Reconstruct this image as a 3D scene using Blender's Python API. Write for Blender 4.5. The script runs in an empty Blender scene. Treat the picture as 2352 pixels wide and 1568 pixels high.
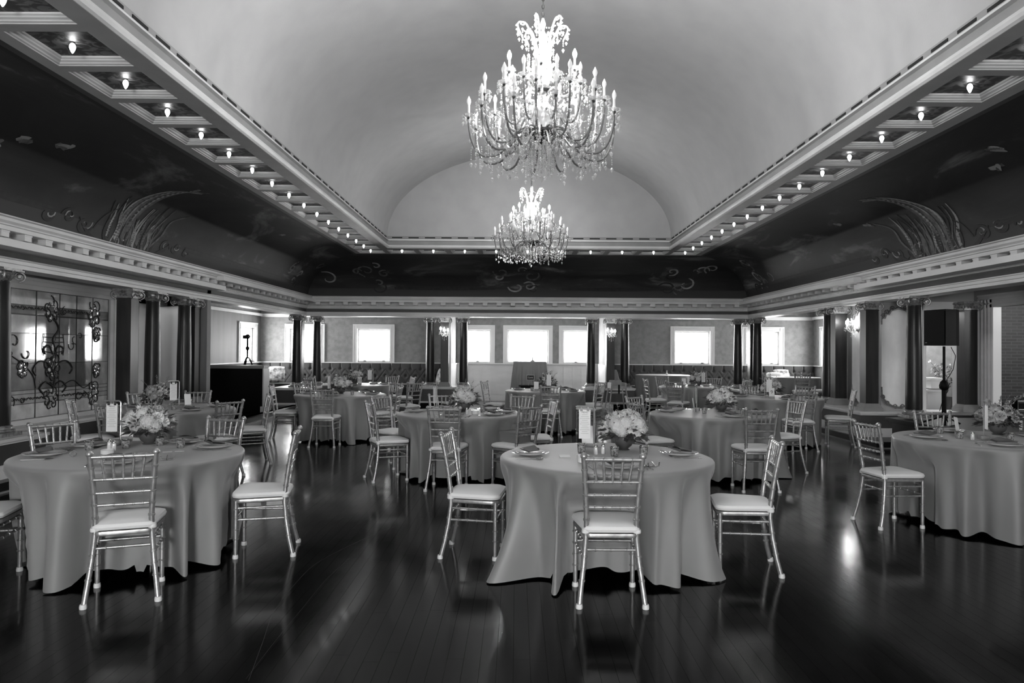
import bpy, math, random
from mathutils import Vector, Matrix
from math import pi, sin, cos, radians, sqrt, atan2, hypot

# ---------------------------------------------------------------- camera, world, exposure, big lights
SC = bpy.context.scene
COL = SC.collection
FPX, CAMH = 1650.0, 1.55
def make_camera():
    yaw, pitch, roll = math.atan(11/FPX), math.atan(20/FPX), radians(.4)
    f = Vector((-sin(yaw)*cos(pitch), cos(yaw)*cos(pitch), sin(pitch)))
    r = f.cross(Vector((0, 0, 1))).normalized(); u = r.cross(f)
    r2 = r*cos(roll)+u*sin(roll); u2 = u*cos(roll)-r*sin(roll)
    cd = bpy.data.cameras.new('camera'); cd.sensor_width = 36; cd.lens = FPX*36/2352
    cd.clip_start = .05; cd.clip_end = 200
    o = bpy.data.objects.new('camera', cd); COL.objects.link(o)
    M = Matrix((r2, u2, -f)).transposed().to_4x4(); M.translation = (0, 0, CAMH)
    o.matrix_world = M; SC.camera = o
make_camera()
W = bpy.data.worlds.new('world'); SC.world = W; W.use_nodes = True
W.node_tree.nodes['Background'].inputs[0].default_value = (.8, .8, .8, 1)
W.node_tree.nodes['Background'].inputs[1].default_value = 0.3
SC.view_settings.view_transform = 'Standard'; SC.view_settings.look = 'None'
SC.view_settings.exposure = 0.75; SC.view_settings.gamma = 1.0
SC.view_settings.use_curve_mapping = False
cy = SC.cycles
cy.use_denoising = True; cy.max_bounces = 7; cy.diffuse_bounces = 4; cy.glossy_bounces = 4
cy.transmission_bounces = 3; cy.transparent_max_bounces = 12
cy.sample_clamp_indirect = 4.0; cy.sample_clamp_direct = 0.0
cy.caustics_reflective = False; cy.caustics_refractive = False
cy.use_light_tree = True
# light levels used by the lamps and daylight panes below
E_BACK, E_FRONT, E_SIDE = 16.0, 60.0, 16.0      # daylight in the back, entrance and side windows
E_LIT, E_COFFER, E_SCONCE = 1300.0, 13.0, 75.0  # lit chandelier bulbs, coffer bulbs, sconce bulbs
P_ROOM = 420.0                                  # lamps in the side rooms; the left closet one is added

# ---------------------------------------------------------------- materials (a black and white interior)
def mat(name, v, rough=.5, metal=0., spec=.5, coat=0., noise=None, bump=None, emis=None, sheen=0., crough=.1):
    m = bpy.data.materials.new(name); m.use_nodes = True
    nt = m.node_tree; b = nt.nodes['Principled BSDF']
    b.inputs['Base Color'].default_value = (v, v, v, 1)
    b.inputs['Roughness'].default_value = rough; b.inputs['Metallic'].default_value = metal
    b.inputs['Specular IOR Level'].default_value = spec
    b.inputs['Coat Weight'].default_value = coat; b.inputs['Coat Roughness'].default_value = crough
    if sheen: b.inputs['Sheen Weight'].default_value = sheen
    tc = nt.nodes.new('ShaderNodeTexCoord')
    if noise:   # (scale xyz, low, high, detail)
        mp = nt.nodes.new('ShaderNodeMapping'); mp.inputs['Scale'].default_value = noise[0]
        nt.links.new(tc.outputs['Object'], mp.inputs[0])
        n = nt.nodes.new('ShaderNodeTexNoise'); n.inputs['Scale'].default_value = 1; n.inputs['Detail'].default_value = noise[3] if len(noise) > 3 else 4
        nt.links.new(mp.outputs[0], n.inputs['Vector'])
        r = nt.nodes.new('ShaderNodeMapRange'); r.inputs[1].default_value = .3; r.inputs[2].default_value = .7
        r.inputs[3].default_value = noise[1]; r.inputs[4].default_value = noise[2]
        nt.links.new(n.outputs['Fac'], r.inputs[0]); nt.links.new(r.outputs[0], b.inputs['Base Color'])
    if bump:    # (scale xyz, strength, distance)
        mp = nt.nodes.new('ShaderNodeMapping'); mp.inputs['Scale'].default_value = bump[0]
        nt.links.new(tc.outputs['Object'], mp.inputs[0])
        n = nt.nodes.new('ShaderNodeTexNoise'); n.inputs['Scale'].default_value = 1; n.inputs['Detail'].default_value = 3
        nt.links.new(mp.outputs[0], n.inputs['Vector'])
        bp = nt.nodes.new('ShaderNodeBump'); bp.inputs['Strength'].default_value = bump[1]; bp.inputs['Distance'].default_value = bump[2]
        nt.links.new(n.outputs['Fac'], bp.inputs['Height']); nt.links.new(bp.outputs[0], b.inputs['Normal'])
    if emis is not None:
        b.inputs['Emission Color'].default_value = (1, 1, 1, 1); b.inputs['Emission Strength'].default_value = emis
    return m
def bsdf(m): return m.node_tree.nodes['Principled BSDF']
M = {}
M['vault'] = mat('vault_plaster', .36, .85, noise=((3, 3, 3), .345, .375), bump=((60, 60, 60), .25, .004))
M['trim'] = mat('cream_trim', .55, .45, noise=((2, 2, 2), .50, .60))
M['trim_dark'] = mat('drab_trim', .22, .5, noise=((4, 4, 4), .20, .24))
M['trim_shaded'] = mat('shaded_cream_trim', .42, .5, noise=((4, 4, 4), .39, .45))  # cream trim toned down; shade of downward faces put into its colour
M['frieze'] = mat('frieze_paint', .05, .6, noise=((3, 3, 3), .042, .058))
M['slot'] = mat('vent_slot', .004, .9)
M['white'] = mat('white_gloss_paint', .74, .35)
M['offwhite'] = mat('offwhite_paint', .60, .45, noise=((2, 2, 6), .56, .64))
M['wallpaper'] = mat('grey_wall_linen', .17, .8, noise=((9, 9, 9), .20, .28, 8), bump=((120, 120, 120), .3, .002))
M['woodwall'] = mat('veneer_wall', .2, .6, noise=((6, 6, .6), .10, .16, 6))
M['darkwood'] = mat('dark_mahogany', .012, .38, spec=.3, coat=.1, crough=.25, noise=((12, 12, 1.2), .007, .022, 5))
M['gilt'] = mat('aged_gilt', .30, .35, metal=.55, noise=((25, 25, 25), .16, .42), bump=((60, 60, 60), .5, .004))
M['plinth'] = mat('plinth_paint', .05, .5, noise=((3, 3, 3), .042, .058))
M['stepdark'] = mat('step_dark', .012, .35)
M['cloth'] = mat('grey_satin_cloth', .21, .5, sheen=.25, spec=.5, noise=((2, 2, 2), .195, .225), bump=((700, 700, 700), .15, .0005))
M['cushion'] = mat('ivory_cushion', .72, .75, sheen=.2, bump=((40, 40, 40), .15, .003))
M['silver'] = mat('silver_lacquer', .36, .34, metal=.6, noise=((30, 30, 30), .28, .44), bump=((90, 90, 90), .12, .001))
M['steel'] = mat('polished_steel', .65, .12, metal=1)
M['mercury'] = mat('mercury_glass', .55, .15, metal=.7, noise=((80, 80, 80), .12, .9, 2))
M['china'] = mat('china_plate', .5, .15, coat=.5)
M['charger'] = mat('plate_rim', .7, .12, coat=.5)
M['napkin'] = mat('slate_napkin', .11, .85, bump=((200, 200, 200), .3, .001))
M['bowl'] = mat('pewter_bowl', .16, .35, metal=.5)
M['petal'] = mat('ivory_petal', .62, .6, sheen=.2, noise=((30, 30, 30), .5, .72))
M['petal_dim'] = mat('blush_petal', .38, .6, noise=((30, 30, 30), .28, .48))
M['leaf'] = mat('dark_leaf', .05, .5, noise=((20, 20, 20), .03, .10))
M['leaf_light'] = mat('pale_leaf', .2, .5, noise=((20, 20, 20), .14, .3))
M['card'] = mat('white_card', .72, .6)
M['print'] = mat('faint_print', .4, .7)
M['ink'] = mat('grey_ink', .12, .7)
M['block'] = mat('weathered_block', .26, .7, noise=((15, 15, 3), .2, .32))
M['black'] = mat('black_plastic', .003, .6, spec=.12)
M['wax'] = mat('candle_sleeve', .7, .5)
M['bulb_off'] = mat('unlit_bulb_glow', .75, .15, emis=.15)  # faint glow added to whiten bulbs that are off
M['bulb_lit'] = mat('lit_bulb', .9, .2, emis=E_LIT)
M['bulb_coffer'] = mat('coffer_bulb', .9, .2, emis=E_COFFER)
M['bulb_sconce'] = mat('sconce_bulb', .9, .2, emis=E_SCONCE)
M['brassdark'] = mat('dark_bronze', .06, .35, metal=.6)
M['chainmetal'] = mat('chain_metal', .1, .4, metal=.7)
M['tuft'] = mat('tufted_velvet', .05, .7, sheen=.4, noise=((4, 4, 4), .04, .06))
M['pillow'] = mat('patterned_pillow', .4, .8, noise=((9, 9, 9), .06, .75, 2))
M['pillow_white'] = mat('white_pillow', .6, .8)
M['wood_light'] = mat('light_wood', .3, .5, noise=((20, 20, 3), .24, .36))
M['box'] = mat('grey_box', .16, .7)
M['crate'] = mat('translucent_crate', .8, .4)
M['aisle'] = mat('aisle_wall_paint', .36, .6, noise=((2, 2, 2), .33, .39))
M['amp'] = mat('amp_trim', .75, .4)
M['panelpaint'] = mat('painted_wall_panel', .6, .7, noise=((2.2, 2.2, 1.2), .6, .88, 6), bump=((8, 8, 8), .3, .01))
M['scroll'] = mat('panel_scroll_paint', .13, .7, noise=((30, 30, 30), .08, .2))
M['lead'] = mat('lead_came', .02, .45, metal=.5)
M['mural_light'] = mat('mural_pale_paint', .13, .7, noise=((5, 5, 5), .08, .32, 6))
M['mural_dark'] = mat('mural_dark_paint', .022, .7, noise=((9, 9, 9), .005, .016, 6))  # dark strokes of the rope border and scrolls
M['mural_mid'] = mat('mural_mid_paint', .06, .7, noise=((12, 12, 12), .03, .12, 6))
M['nosing'] = mat('step_nosing', .3, .5)
M['chalk'] = mat('chalkboard', .03, .8)
for i, v in enumerate((.62, .20, .34, .14, .42, .09)):
    M['glass%d' % i] = mat('art_glass_%d' % i, v, .06, spec=.9, coat=1., crough=.02, noise=((6, 6, 6), v*.75, v*1.2, 6), bump=((90, 90, 90), .05, .002))
def emit_mat(name, s): return mat(name, .8, .3, emis=s)
M['day_back'] = emit_mat('daylight_back', E_BACK)
M['day_front'] = emit_mat('daylight_front', E_FRONT)
M['day_side'] = emit_mat('daylight_side', E_SIDE)
def crystal():
    m = bpy.data.materials.new('cut_crystal'); m.use_nodes = True; nt = m.node_tree
    out = nt.nodes['Material Output']; b = nt.nodes['Principled BSDF']
    b.inputs['Base Color'].default_value = (.85, .85, .85, 1); b.inputs['Roughness'].default_value = .08
    b.inputs['Specular IOR Level'].default_value = 1; b.inputs['Metallic'].default_value = .35
    t = nt.nodes.new('ShaderNodeBsdfTransparent'); mx = nt.nodes.new('ShaderNodeMixShader')
    mx.inputs[0].default_value = .55
    nt.links.new(t.outputs[0], mx.inputs[1]); nt.links.new(b.outputs[0], mx.inputs[2]); nt.links.new(mx.outputs[0], out.inputs[0])
    return m
M['crystal'] = crystal()
def wood_floor(name, island):
    m = mat(name, .015, .17); nt = m.node_tree; b = bsdf(m)
    b.inputs['Specular IOR Level'].default_value = .22
    g = nt.nodes.new('ShaderNodeNewGeometry') if island else nt.nodes.new('ShaderNodeObjectInfo')
    rnd = g.outputs['Random Per Island'] if island else g.outputs['Random']
    ge = nt.nodes.new('ShaderNodeNewGeometry')
    mp = nt.nodes.new('ShaderNodeMapping'); mp.inputs['Scale'].default_value = (30, 1.2, 1)
    nt.links.new(ge.outputs['Position'], mp.inputs[0])
    n = nt.nodes.new('ShaderNodeTexNoise'); n.inputs['Scale'].default_value = 1.5; n.inputs['Detail'].default_value = 5
    nt.links.new(mp.outputs[0], n.inputs['Vector'])
    a = nt.nodes.new('ShaderNodeMath'); a.operation = 'MULTIPLY_ADD'; a.inputs[1].default_value = .003; a.inputs[2].default_value = .0012
    nt.links.new(rnd, a.inputs[0])
    c = nt.nodes.new('ShaderNodeMath'); c.operation = 'MULTIPLY'; nt.links.new(a.outputs[0], c.inputs[0]); nt.links.new(n.outputs['Fac'], c.inputs[1])
    d = nt.nodes.new('ShaderNodeMath'); d.operation = 'MULTIPLY'; d.inputs[1].default_value = 1.6; nt.links.new(c.outputs[0], d.inputs[0])
    nt.links.new(d.outputs[0], b.inputs['Base Color'])
    # worn lacquer: roughness wanders, faint cupping and scuffs
    n2 = nt.nodes.new('ShaderNodeTexNoise'); n2.inputs['Scale'].default_value = 1.1; n2.inputs['Detail'].default_value = 6
    nt.links.new(ge.outputs['Position'], n2.inputs['Vector'])
    r = nt.nodes.new('ShaderNodeMapRange'); r.inputs[1].default_value = .3; r.inputs[2].default_value = .7
    r.inputs[3].default_value = .09; r.inputs[4].default_value = .20
    nt.links.new(n2.outputs['Fac'], r.inputs[0]); nt.links.new(r.outputs[0], b.inputs['Roughness'])
    n3 = nt.nodes.new('ShaderNodeTexNoise'); n3.inputs['Scale'].default_value = 1; n3.inputs['Detail'].default_value = 4
    mp3 = nt.nodes.new('ShaderNodeMapping'); mp3.inputs['Scale'].default_value = (14, 3.5, 1)
    nt.links.new(ge.outputs['Position'], mp3.inputs[0]); nt.links.new(mp3.outputs[0], n3.inputs['Vector'])
    bp = nt.nodes.new('ShaderNodeBump'); bp.inputs['Strength'].default_value = .3; bp.inputs['Distance'].default_value = .0014
    nt.links.new(n3.outputs['Fac'], bp.inputs['Height']); nt.links.new(bp.outputs[0], b.inputs['Normal'])
    return m
M['plank'] = wood_floor('dark_oak_plank', False)
M['plank_far'] = wood_floor('dark_oak_plank_far', True)
def mural():
    """painted cove: cloudy dark sky above a plain lower border; UV = (metres along, 0..1 up)"""
    m = mat('painted_cove', .05, .7); nt = m.node_tree; b = bsdf(m)
    uv = nt.nodes.new('ShaderNodeUVMap'); sp = nt.nodes.new('ShaderNodeSeparateXYZ'); nt.links.new(uv.outputs[0], sp.inputs[0])
    mp = nt.nodes.new('ShaderNodeMapping'); mp.inputs['Scale'].default_value = (.55, 3.2, 1); mp.inputs['Rotation'].default_value = (0, 0, .5)
    nt.links.new(uv.outputs[0], mp.inputs[0])
    n = nt.nodes.new('ShaderNodeTexNoise'); n.inputs['Scale'].default_value = 1; n.inputs['Detail'].default_value = 9; n.inputs['Roughness'].default_value = .62
    n.inputs['Distortion'].default_value = .7
    nt.links.new(mp.outputs[0], n.inputs['Vector'])
    r = nt.nodes.new('ShaderNodeValToRGB'); e = r.color_ramp.elements
    e[0].position = .38; e[0].color = (.008, .008, .008, 1); e[1].position = .70; e[1].color = (.19, .19, .19, 1)
    k = e.new(.56); k.color = (.022, .022, .022, 1)
    nt.links.new(n.outputs['Fac'], r.inputs[0])
    n2 = nt.nodes.new('ShaderNodeTexNoise'); n2.inputs['Scale'].default_value = .28; n2.inputs['Detail'].default_value = 2
    nt.links.new(uv.outputs[0], n2.inputs['Vector'])
    m2 = nt.nodes.new('ShaderNodeMapRange'); m2.inputs[1].default_value = .4; m2.inputs[2].default_value = .62; m2.inputs[3].default_value = .5; m2.inputs[4].default_value = 1.25
    nt.links.new(n2.outputs['Fac'], m2.inputs[0])
    mul = nt.nodes.new('ShaderNodeMath'); mul.operation = 'MULTIPLY'; nt.links.new(r.outputs[0], mul.inputs[0]); nt.links.new(m2.outputs[0], mul.inputs[1])
    # lower border
    lo = nt.nodes.new('ShaderNodeMath'); lo.operation = 'LESS_THAN'; lo.inputs[1].default_value = .18
    nt.links.new(sp.outputs['Y'], lo.inputs[0])
    hi = nt.nodes.new('ShaderNodeMath'); hi.operation = 'GREATER_THAN'; hi.inputs[1].default_value = .955
    nt.links.new(sp.outputs['Y'], hi.inputs[0])
    mx = nt.nodes.new('ShaderNodeMix'); mx.data_type = 'FLOAT'; nt.links.new(lo.outputs[0], mx.inputs[0]); nt.links.new(mul.outputs[0], mx.inputs[2]); mx.inputs[3].default_value = .026
    mx2 = nt.nodes.new('ShaderNodeMix'); mx2.data_type = 'FLOAT'; nt.links.new(hi.outputs[0], mx2.inputs[0]); nt.links.new(mx.outputs[0], mx2.inputs[2]); mx2.inputs[3].default_value = .01
    nt.links.new(mx2.outputs[0], b.inputs['Base Color'])
    return m
M['mural'] = mural()
def coffer_paint():
    m = mat('painted_coffer_panel', .05, .5); nt = m.node_tree; b = bsdf(m)
    tc = nt.nodes.new('ShaderNodeTexCoord')
    n = nt.nodes.new('ShaderNodeTexNoise'); n.inputs['Scale'].default_value = 7; n.inputs['Detail'].default_value = 2; n.inputs['Distortion'].default_value = 2.5
    nt.links.new(tc.outputs['Object'], n.inputs['Vector'])
    r = nt.nodes.new('ShaderNodeValToRGB'); e = r.color_ramp.elements
    e[0].position = .46; e[0].color = (.02, .02, .02, 1); e[1].position = .54; e[1].color = (.11, .11, .11, 1)
    nt.links.new(n.outputs['Fac'], r.inputs[0]); nt.links.new(r.outputs[0], b.inputs['Base Color'])
    return m
M['coffer_paint'] = coffer_paint()
def brick():
    m = mat('glazed_brick', .05, .5); nt = m.node_tree; b = bsdf(m)
    tc = nt.nodes.new('ShaderNodeTexCoord'); sp = nt.nodes.new('ShaderNodeSeparateXYZ'); nt.links.new(tc.outputs['Object'], sp.inputs[0])
    cb = nt.nodes.new('ShaderNodeCombineXYZ'); nt.links.new(sp.outputs['X'], cb.inputs[0]); nt.links.new(sp.outputs['Z'], cb.inputs[1])
    t = nt.nodes.new('ShaderNodeTexBrick'); t.inputs['Scale'].default_value = 1
    t.inputs['Brick Width'].default_value = .2; t.inputs['Row Height'].default_value = .055; t.inputs['Mortar Size'].default_value = .006
    t.inputs['Color1'].default_value = (.015, .015, .015, 1); t.inputs['Color2'].default_value = (.035, .035, .035, 1); t.inputs['Mortar'].default_value = (.075, .075, .075, 1)
    nt.links.new(cb.outputs[0], t.inputs['Vector']); nt.links.new(t.outputs['Color'], b.inputs['Base Color'])
    return m
M['brick'] = brick()

# ---------------------------------------------------------------- mesh helpers
class MB:
    def __init__(s): s.v = []; s.f = []
    def add(s, v, f, X=None):
        n = len(s.v)
        s.v += [tuple(X @ Vector(p)) for p in v] if X is not None else [tuple(p) for p in v]
        s.f += [tuple(i+n for i in q) for q in f]; return s
    def box(s, x0, x1, y0, y1, z0, z1, X=None):
        return s.add([(x0, y0, z0), (x1, y0, z0), (x1, y1, z0), (x0, y1, z0), (x0, y0, z1), (x1, y0, z1), (x1, y1, z1), (x0, y1, z1)],
                     [(0, 3, 2, 1), (4, 5, 6, 7), (0, 1, 5, 4), (1, 2, 6, 5), (2, 3, 7, 6), (3, 0, 4, 7)], X)
    def lathe(s, prof, n=16, X=None, cap=True, ph=0.):
        v = []; f = []
        for r, z in prof:
            for k in range(n):
                a = 2*pi*k/n+ph; v.append((r*cos(a), r*sin(a), z))
        for i in range(len(prof)-1):
            for k in range(n):
                k2 = (k+1) % n; f.append((i*n+k, i*n+k2, (i+1)*n+k2, (i+1)*n+k))
        if cap: f.append(tuple(range(n))[::-1]); f.append(tuple(range((len(prof)-1)*n, len(prof)*n)))
        return s.add(v, f, X)
    def tube(s, pts, rad, n=8, X=None, closed=False):
        P = [Vector(p) for p in pts]; m = len(P)
        R = rad if isinstance(rad, (list, tuple)) else [rad]*m
        v = []; f = []; up = None
        for i, p in enumerate(P):
            a = P[i-1] if (i > 0 or closed) else p; b = P[(i+1) % m] if (i < m-1 or closed) else p
            t = (b-a); t = t.normalized() if t.length > 1e-9 else Vector((0, 0, 1))
            if up is None: up = Vector((0, 0, 1)) if abs(t.z) < .9 else Vector((1, 0, 0))
            e1 = (up-t*up.dot(t))
            e1 = e1.normalized() if e1.length > 1e-6 else t.orthogonal().normalized()
            up = e1; e2 = t.cross(e1)
            for k in range(n):
                an = 2*pi*k/n; v.append(p+(e1*cos(an)+e2*sin(an))*R[i])
        L = m if closed else m-1
        for i in range(L):
            j = (i+1) % m
            for k in range(n):
                k2 = (k+1) % n; f.append((i*n+k, i*n+k2, j*n+k2, j*n+k))
        if not closed: f.append(tuple(range(n))[::-1]); f.append(tuple(range((m-1)*n, m*n)))
        return s.add(v, f, X)
    def grid(s, fn, nu, nv, X=None, wrapu=False):
        v = [fn(i/nu, j/nv) for j in range(nv+1) for i in range(nu+(0 if wrapu else 1))]; w = nu if wrapu else nu+1; f = []
        for j in range(nv):
            for i in range(nu):
                i2 = (i+1) % w; f.append((j*w+i, j*w+i2, (j+1)*w+i2, (j+1)*w+i))
        return s.add(v, f, X)
    def octa(s, c, rx, rz0, rz1):
        x, y, z = c
        return s.add([(x, y, z+rz1), (x+rx, y, z), (x, y+rx, z), (x-rx, y, z), (x, y-rx, z), (x, y, z-rz0)],
                     [(0, 1, 2), (0, 2, 3), (0, 3, 4), (0, 4, 1), (5, 2, 1), (5, 3, 2), (5, 4, 3), (5, 1, 4)])
    def mesh(s, name, m=None, smooth=False):
        me = bpy.data.meshes.new(name); me.from_pydata(s.v, [], s.f)
        if m is not None: me.materials.append(M[m] if isinstance(m, str) else m)
        if smooth:
            me.polygons.foreach_set('use_smooth', [True]*len(me.polygons))
            if hasattr(me, 'set_sharp_from_angle'): me.set_sharp_from_angle(angle=radians(smooth if smooth is not True else 40))
        me.update(); return me
    def build(s, name, m=None, parent=None, smooth=False, loc=None, rot=None):
        return inst(name, s.mesh(name, m, smooth), parent, loc, rot)
def inst(name, me, parent=None, loc=None, rot=None, scale=None):
    o = bpy.data.objects.new(name, me); COL.objects.link(o)
    if parent is not None: o.parent = parent
    if loc is not None: o.location = loc
    if rot is not None: o.rotation_euler = rot
    if scale is not None: o.scale = scale
    return o
def tag(o, label, cat, group=None, kind=None):
    o['label'] = label; o['category'] = cat
    if group: o['group'] = group
    if kind: o['kind'] = kind
    return o
def struct(o, label=None):
    o['kind'] = 'structure'
    if label: o['label'] = label
    return o
def thing(name, label, cat, loc=(0, 0, 0), rz=0., group=None):
    o = inst(name, None, None, loc, (0, 0, rz)); return tag(o, label, cat, group)
KIDS = {}
def kids(o): return [c for c in bpy.data.objects if c.parent is o]
def copy_tree(o, parent=None, km=None):
    if km is None:
        km = {}
        for c in bpy.data.objects:
            if c.parent is not None: km.setdefault(c.parent.name, []).append(c)
    c = o.copy(); COL.objects.link(c)
    if parent is not None: c.parent = parent
    for ch in km.get(o.name, []): copy_tree(ch, c, km)
    return c
class Proto:   # remembers the tree once, so that many copies stay cheap
    def __init__(s, root):
        s.root = root; s.used = False; s.tree = s.scan(root, None)
    def scan(s, o, km):
        if km is None:
            km = {}
            for c in bpy.data.objects:
                if c.parent is not None: km.setdefault(c.parent.name, []).append(c)
        return (o, [s.scan(c, km) for c in km.get(o.name, [])])
    def copy(s):
        if not s.used: s.used = True; return s.root
        def rec(t, parent):
            c = t[0].copy(); COL.objects.link(c)
            if parent is not None: c.parent = parent
            for k in t[1]: rec(k, c)
            return c
        return rec(s.tree, None)
ORD = ['first', 'second', 'third', 'fourth', 'fifth', 'sixth', 'seventh', 'eighth', 'ninth', 'tenth', 'eleventh', 'twelfth', 'thirteenth', 'fourteenth', 'fifteenth', 'sixteenth', 'seventeenth', 'eighteenth', 'nineteenth', 'twentieth']

# ---------------------------------------------------------------- room shell
XC, HW, YB, Y0 = .265, 5.975, 19.42, -4.0
XL, XR, YW = -7.88, 9.08, 22.05          # outer left, outer right and back wall faces
def sweep(prof, name, m, parent=None, y0=Y0, uv=False, smooth=False):
    """mitred U-shaped run (left side, back, right side) of a profile (o = metres in from the colonnade face, z)"""
    v = []; f = []; n = len(prof)
    for o, z in prof:
        v += [(XC-(HW-o), y0, z), (XC-(HW-o), YB-o, z), (XC+(HW-o), YB-o, z), (XC+(HW-o), y0, z)]
    for i in range(n-1):
        for k in range(3): f.append((i*4+k, i*4+k+1, (i+1)*4+k+1, (i+1)*4+k))
    b = MB().add(v, f); me = b.mesh(name, m, smooth)
    if uv:
        L = me.uv_layers.new(name='UVMap'); off = [0, 40, 80]
        for p in me.polygons:
            k = p.index % 3
            for li in p.loop_indices:
                vi = me.loops[li].vertex_index; co = me.vertices[vi].co; row = vi//4
                u = (co.y if k != 1 else co.x)+off[k]
                L.data[li].uv = (u, row/(n-1))
    return inst(name, me, parent)
def walls(name, axis, c0, c1, a0, a1, z0, z1, openings, m, label=None):
    """wall slab between c0 and c1 (thickness), from a0 to a1, with openings (lo, hi, zlo, zhi)"""
    b = MB()
    def bx(p, q, r, t):
        if q-p < 1e-4 or t-r < 1e-4: return
        if axis == 'Y': b.box(p, q, c0, c1, r, t)
        else: b.box(c0, c1, p, q, r, t)
    cur = a0
    for lo, hi, zl, zh in sorted(openings):
        bx(cur, lo, z0, z1); bx(lo, hi, z0, zl); bx(lo, hi, zh, z1); cur = hi
    bx(cur, a1, z0, z1)
    return struct(b.build(name, m), label)
# floor: dark slab with planks laid lengthwise on it
slab = MB().box(-6.4, XR, Y0, YW+.2, -.08, -.012)
floor = struct(slab.build('floor', 'stepdark'), 'dark glossy narrow-plank oak floor of the hall')
def lay_floor():
    rnd = random.Random(4); Wp = .083
    lens = [.9, 1.2, 1.5, 1.8, 2.1, 2.4]
    def plank(b, x, y, L):
        c = .0006; h = .012
        b.add([(x, y, -h), (x+Wp, y, -h), (x+Wp, y+L, -h), (x, y+L, -h), (x+c, y+c, 0), (x+Wp-c, y+c, 0), (x+Wp-c, y+L-c, 0), (x+c, y+L-c, 0)],
              [(4, 5, 6, 7), (0, 1, 5, 4), (1, 2, 6, 5), (2, 3, 7, 6), (3, 0, 4, 7)])
    meshes = {}
    for L in lens:
        b = MB(); plank(b, 0, 0, L); meshes[L] = b.mesh('plank', 'plank')
    allp = []
    n = int((6.05+5.65)/Wp)
    for i in range(n+1):
        x = -5.65+i*Wp; y = Y0+.02-rnd.random()*1.5; top = YW if -1.85 < x < 2.45 else YB-.1
        while y < top:
            L = rnd.choice(lens); allp.append((x, y, L)); y += L
    def score(p):
        x, y, L = p; ym = y+L/2
        if ym < 3.0 or abs(x+.04) > .78*ym: return 1e9
        return ym
    allp.sort(key=score)
    for x, y, L in allp[:300]: inst('plank', meshes[L], floor, (x, y, 0))
    b = MB()
    for x, y, L in allp[300:]: plank(b, x, y, L)
    o = b.build('plank_field', 'plank_far', floor); o['kind'] = 'stuff'
lay_floor()

def scratch(pts, w=.0014):
    P = []
    n = len(pts)
    for i in range(n-1):
        p0 = pts[max(i-1, 0)]; q1 = pts[i]; q2 = pts[i+1]; p3 = pts[min(i+2, n-1)]
        for k in range(6):
            t = k/6; P.append(tuple(.5*((2*b)+(-a+c)*t+(2*a-5*b+4*c-d)*t*t+(-a+3*b-3*c+d)*t**3) for a, b, c, d in zip(p0, q1, q2, p3)))
    v = []; f = []
    for i, (x, y) in enumerate(P):
        a = P[max(i-1, 0)]; b = P[min(i+1, len(P)-1)]; dx, dy = b[0]-a[0], b[1]-a[1]; l = hypot(dx, dy) or 1
        v += [(x-dy/l*w/2, y+dx/l*w/2, .0004), (x+dy/l*w/2, y-dx/l*w/2, .0004)]
    f = [(2*i, 2*i+1, 2*i+3, 2*i+2) for i in range(len(P)-1)]
    MB().add(v, f).build('scratch', 'scuff', floor)
M['scuff'] = mat('lacquer_scuff', .03, .45)
scratch([(-1.24, 3.36), (-1.33, 3.8), (-1.42, 4.24), (-1.45, 4.71), (-1.44, 5.18), (-1.33, 5.61), (-1.15, 6.12), (-1.05, 6.3)])
scratch([(-1.26, 3.38), (-1.27, 3.85), (-1.27, 4.3), (-1.27, 4.87), (-1.22, 5.4)], .001)

# vault and lunette
def vault():
    a, z0, bq = HW-2.66, 4.20, 1.95
    yb = YB-2.66
    b = MB(); n = 64
    b.grid(lambda u, v: (XC-a*cos(pi*u), Y0+(yb-Y0)*v, z0+bq*sin(pi*u)), n, 12)
    o = struct(b.build('ceiling', 'vault', smooth=True), 'plain plastered barrel vault over the hall')
    c = MB(); pts = [(XC-a*cos(pi*i/n), yb, z0+bq*sin(pi*i/n)) for i in range(n+1)]
    c.add([(XC, yb, z0)]+pts, [(0, i+1, i+2) for i in range(n)])
    c.build('lunette_wall', 'vault', o)
    d = MB(); pts = [(XC-a*cos(pi*i/n), Y0, z0+bq*sin(pi*i/n)) for i in range(n+1)]
    d.add([(XC, Y0, z0)]+pts, [(0, i+2, i+1) for i in range(n)]); d.build('entrance_lunette', 'vault', o)
    return o
ceil = vault()
# inner frame of the vault: stepped trim with dark vent slots
tr = struct(inst('trim_1', None), 'stepped cream frame round the vault with a row of dark slots')
sweep([(2.675, 3.908), (2.70, 3.925), (2.715, 3.95), (2.70, 3.985), (2.66, 3.99)], 'lower_moulding', 'trim', tr)
sweep([(2.66, 3.99), (2.66, 4.085)], 'flat_band', 'trim_dark', tr)
sweep([(2.66, 4.085), (2.705, 4.09), (2.705, 4.105), (2.685, 4.11), (2.685, 4.125), (2.66, 4.13)], 'upper_moulding', 'trim', tr)
sweep([(2.66, 4.13), (2.66, 4.20)], 'slot_band', 'trim_dark', tr)
sl = MB().box(-.004, .004, -.12, .12, -.013, .013).mesh('vent_slot', 'slot')
y = YB-2.66-.24
while y > 1.5:
    for s in (-1, 1): inst('vent_slot', sl, tr, (XC+s*(HW-2.662), y, 4.165))
    y -= .372
for k in range(17): inst('vent_slot', sl, tr, (XC+(k-8)*.385, YB-2.662, 4.165), (0, 0, pi/2))
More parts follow.
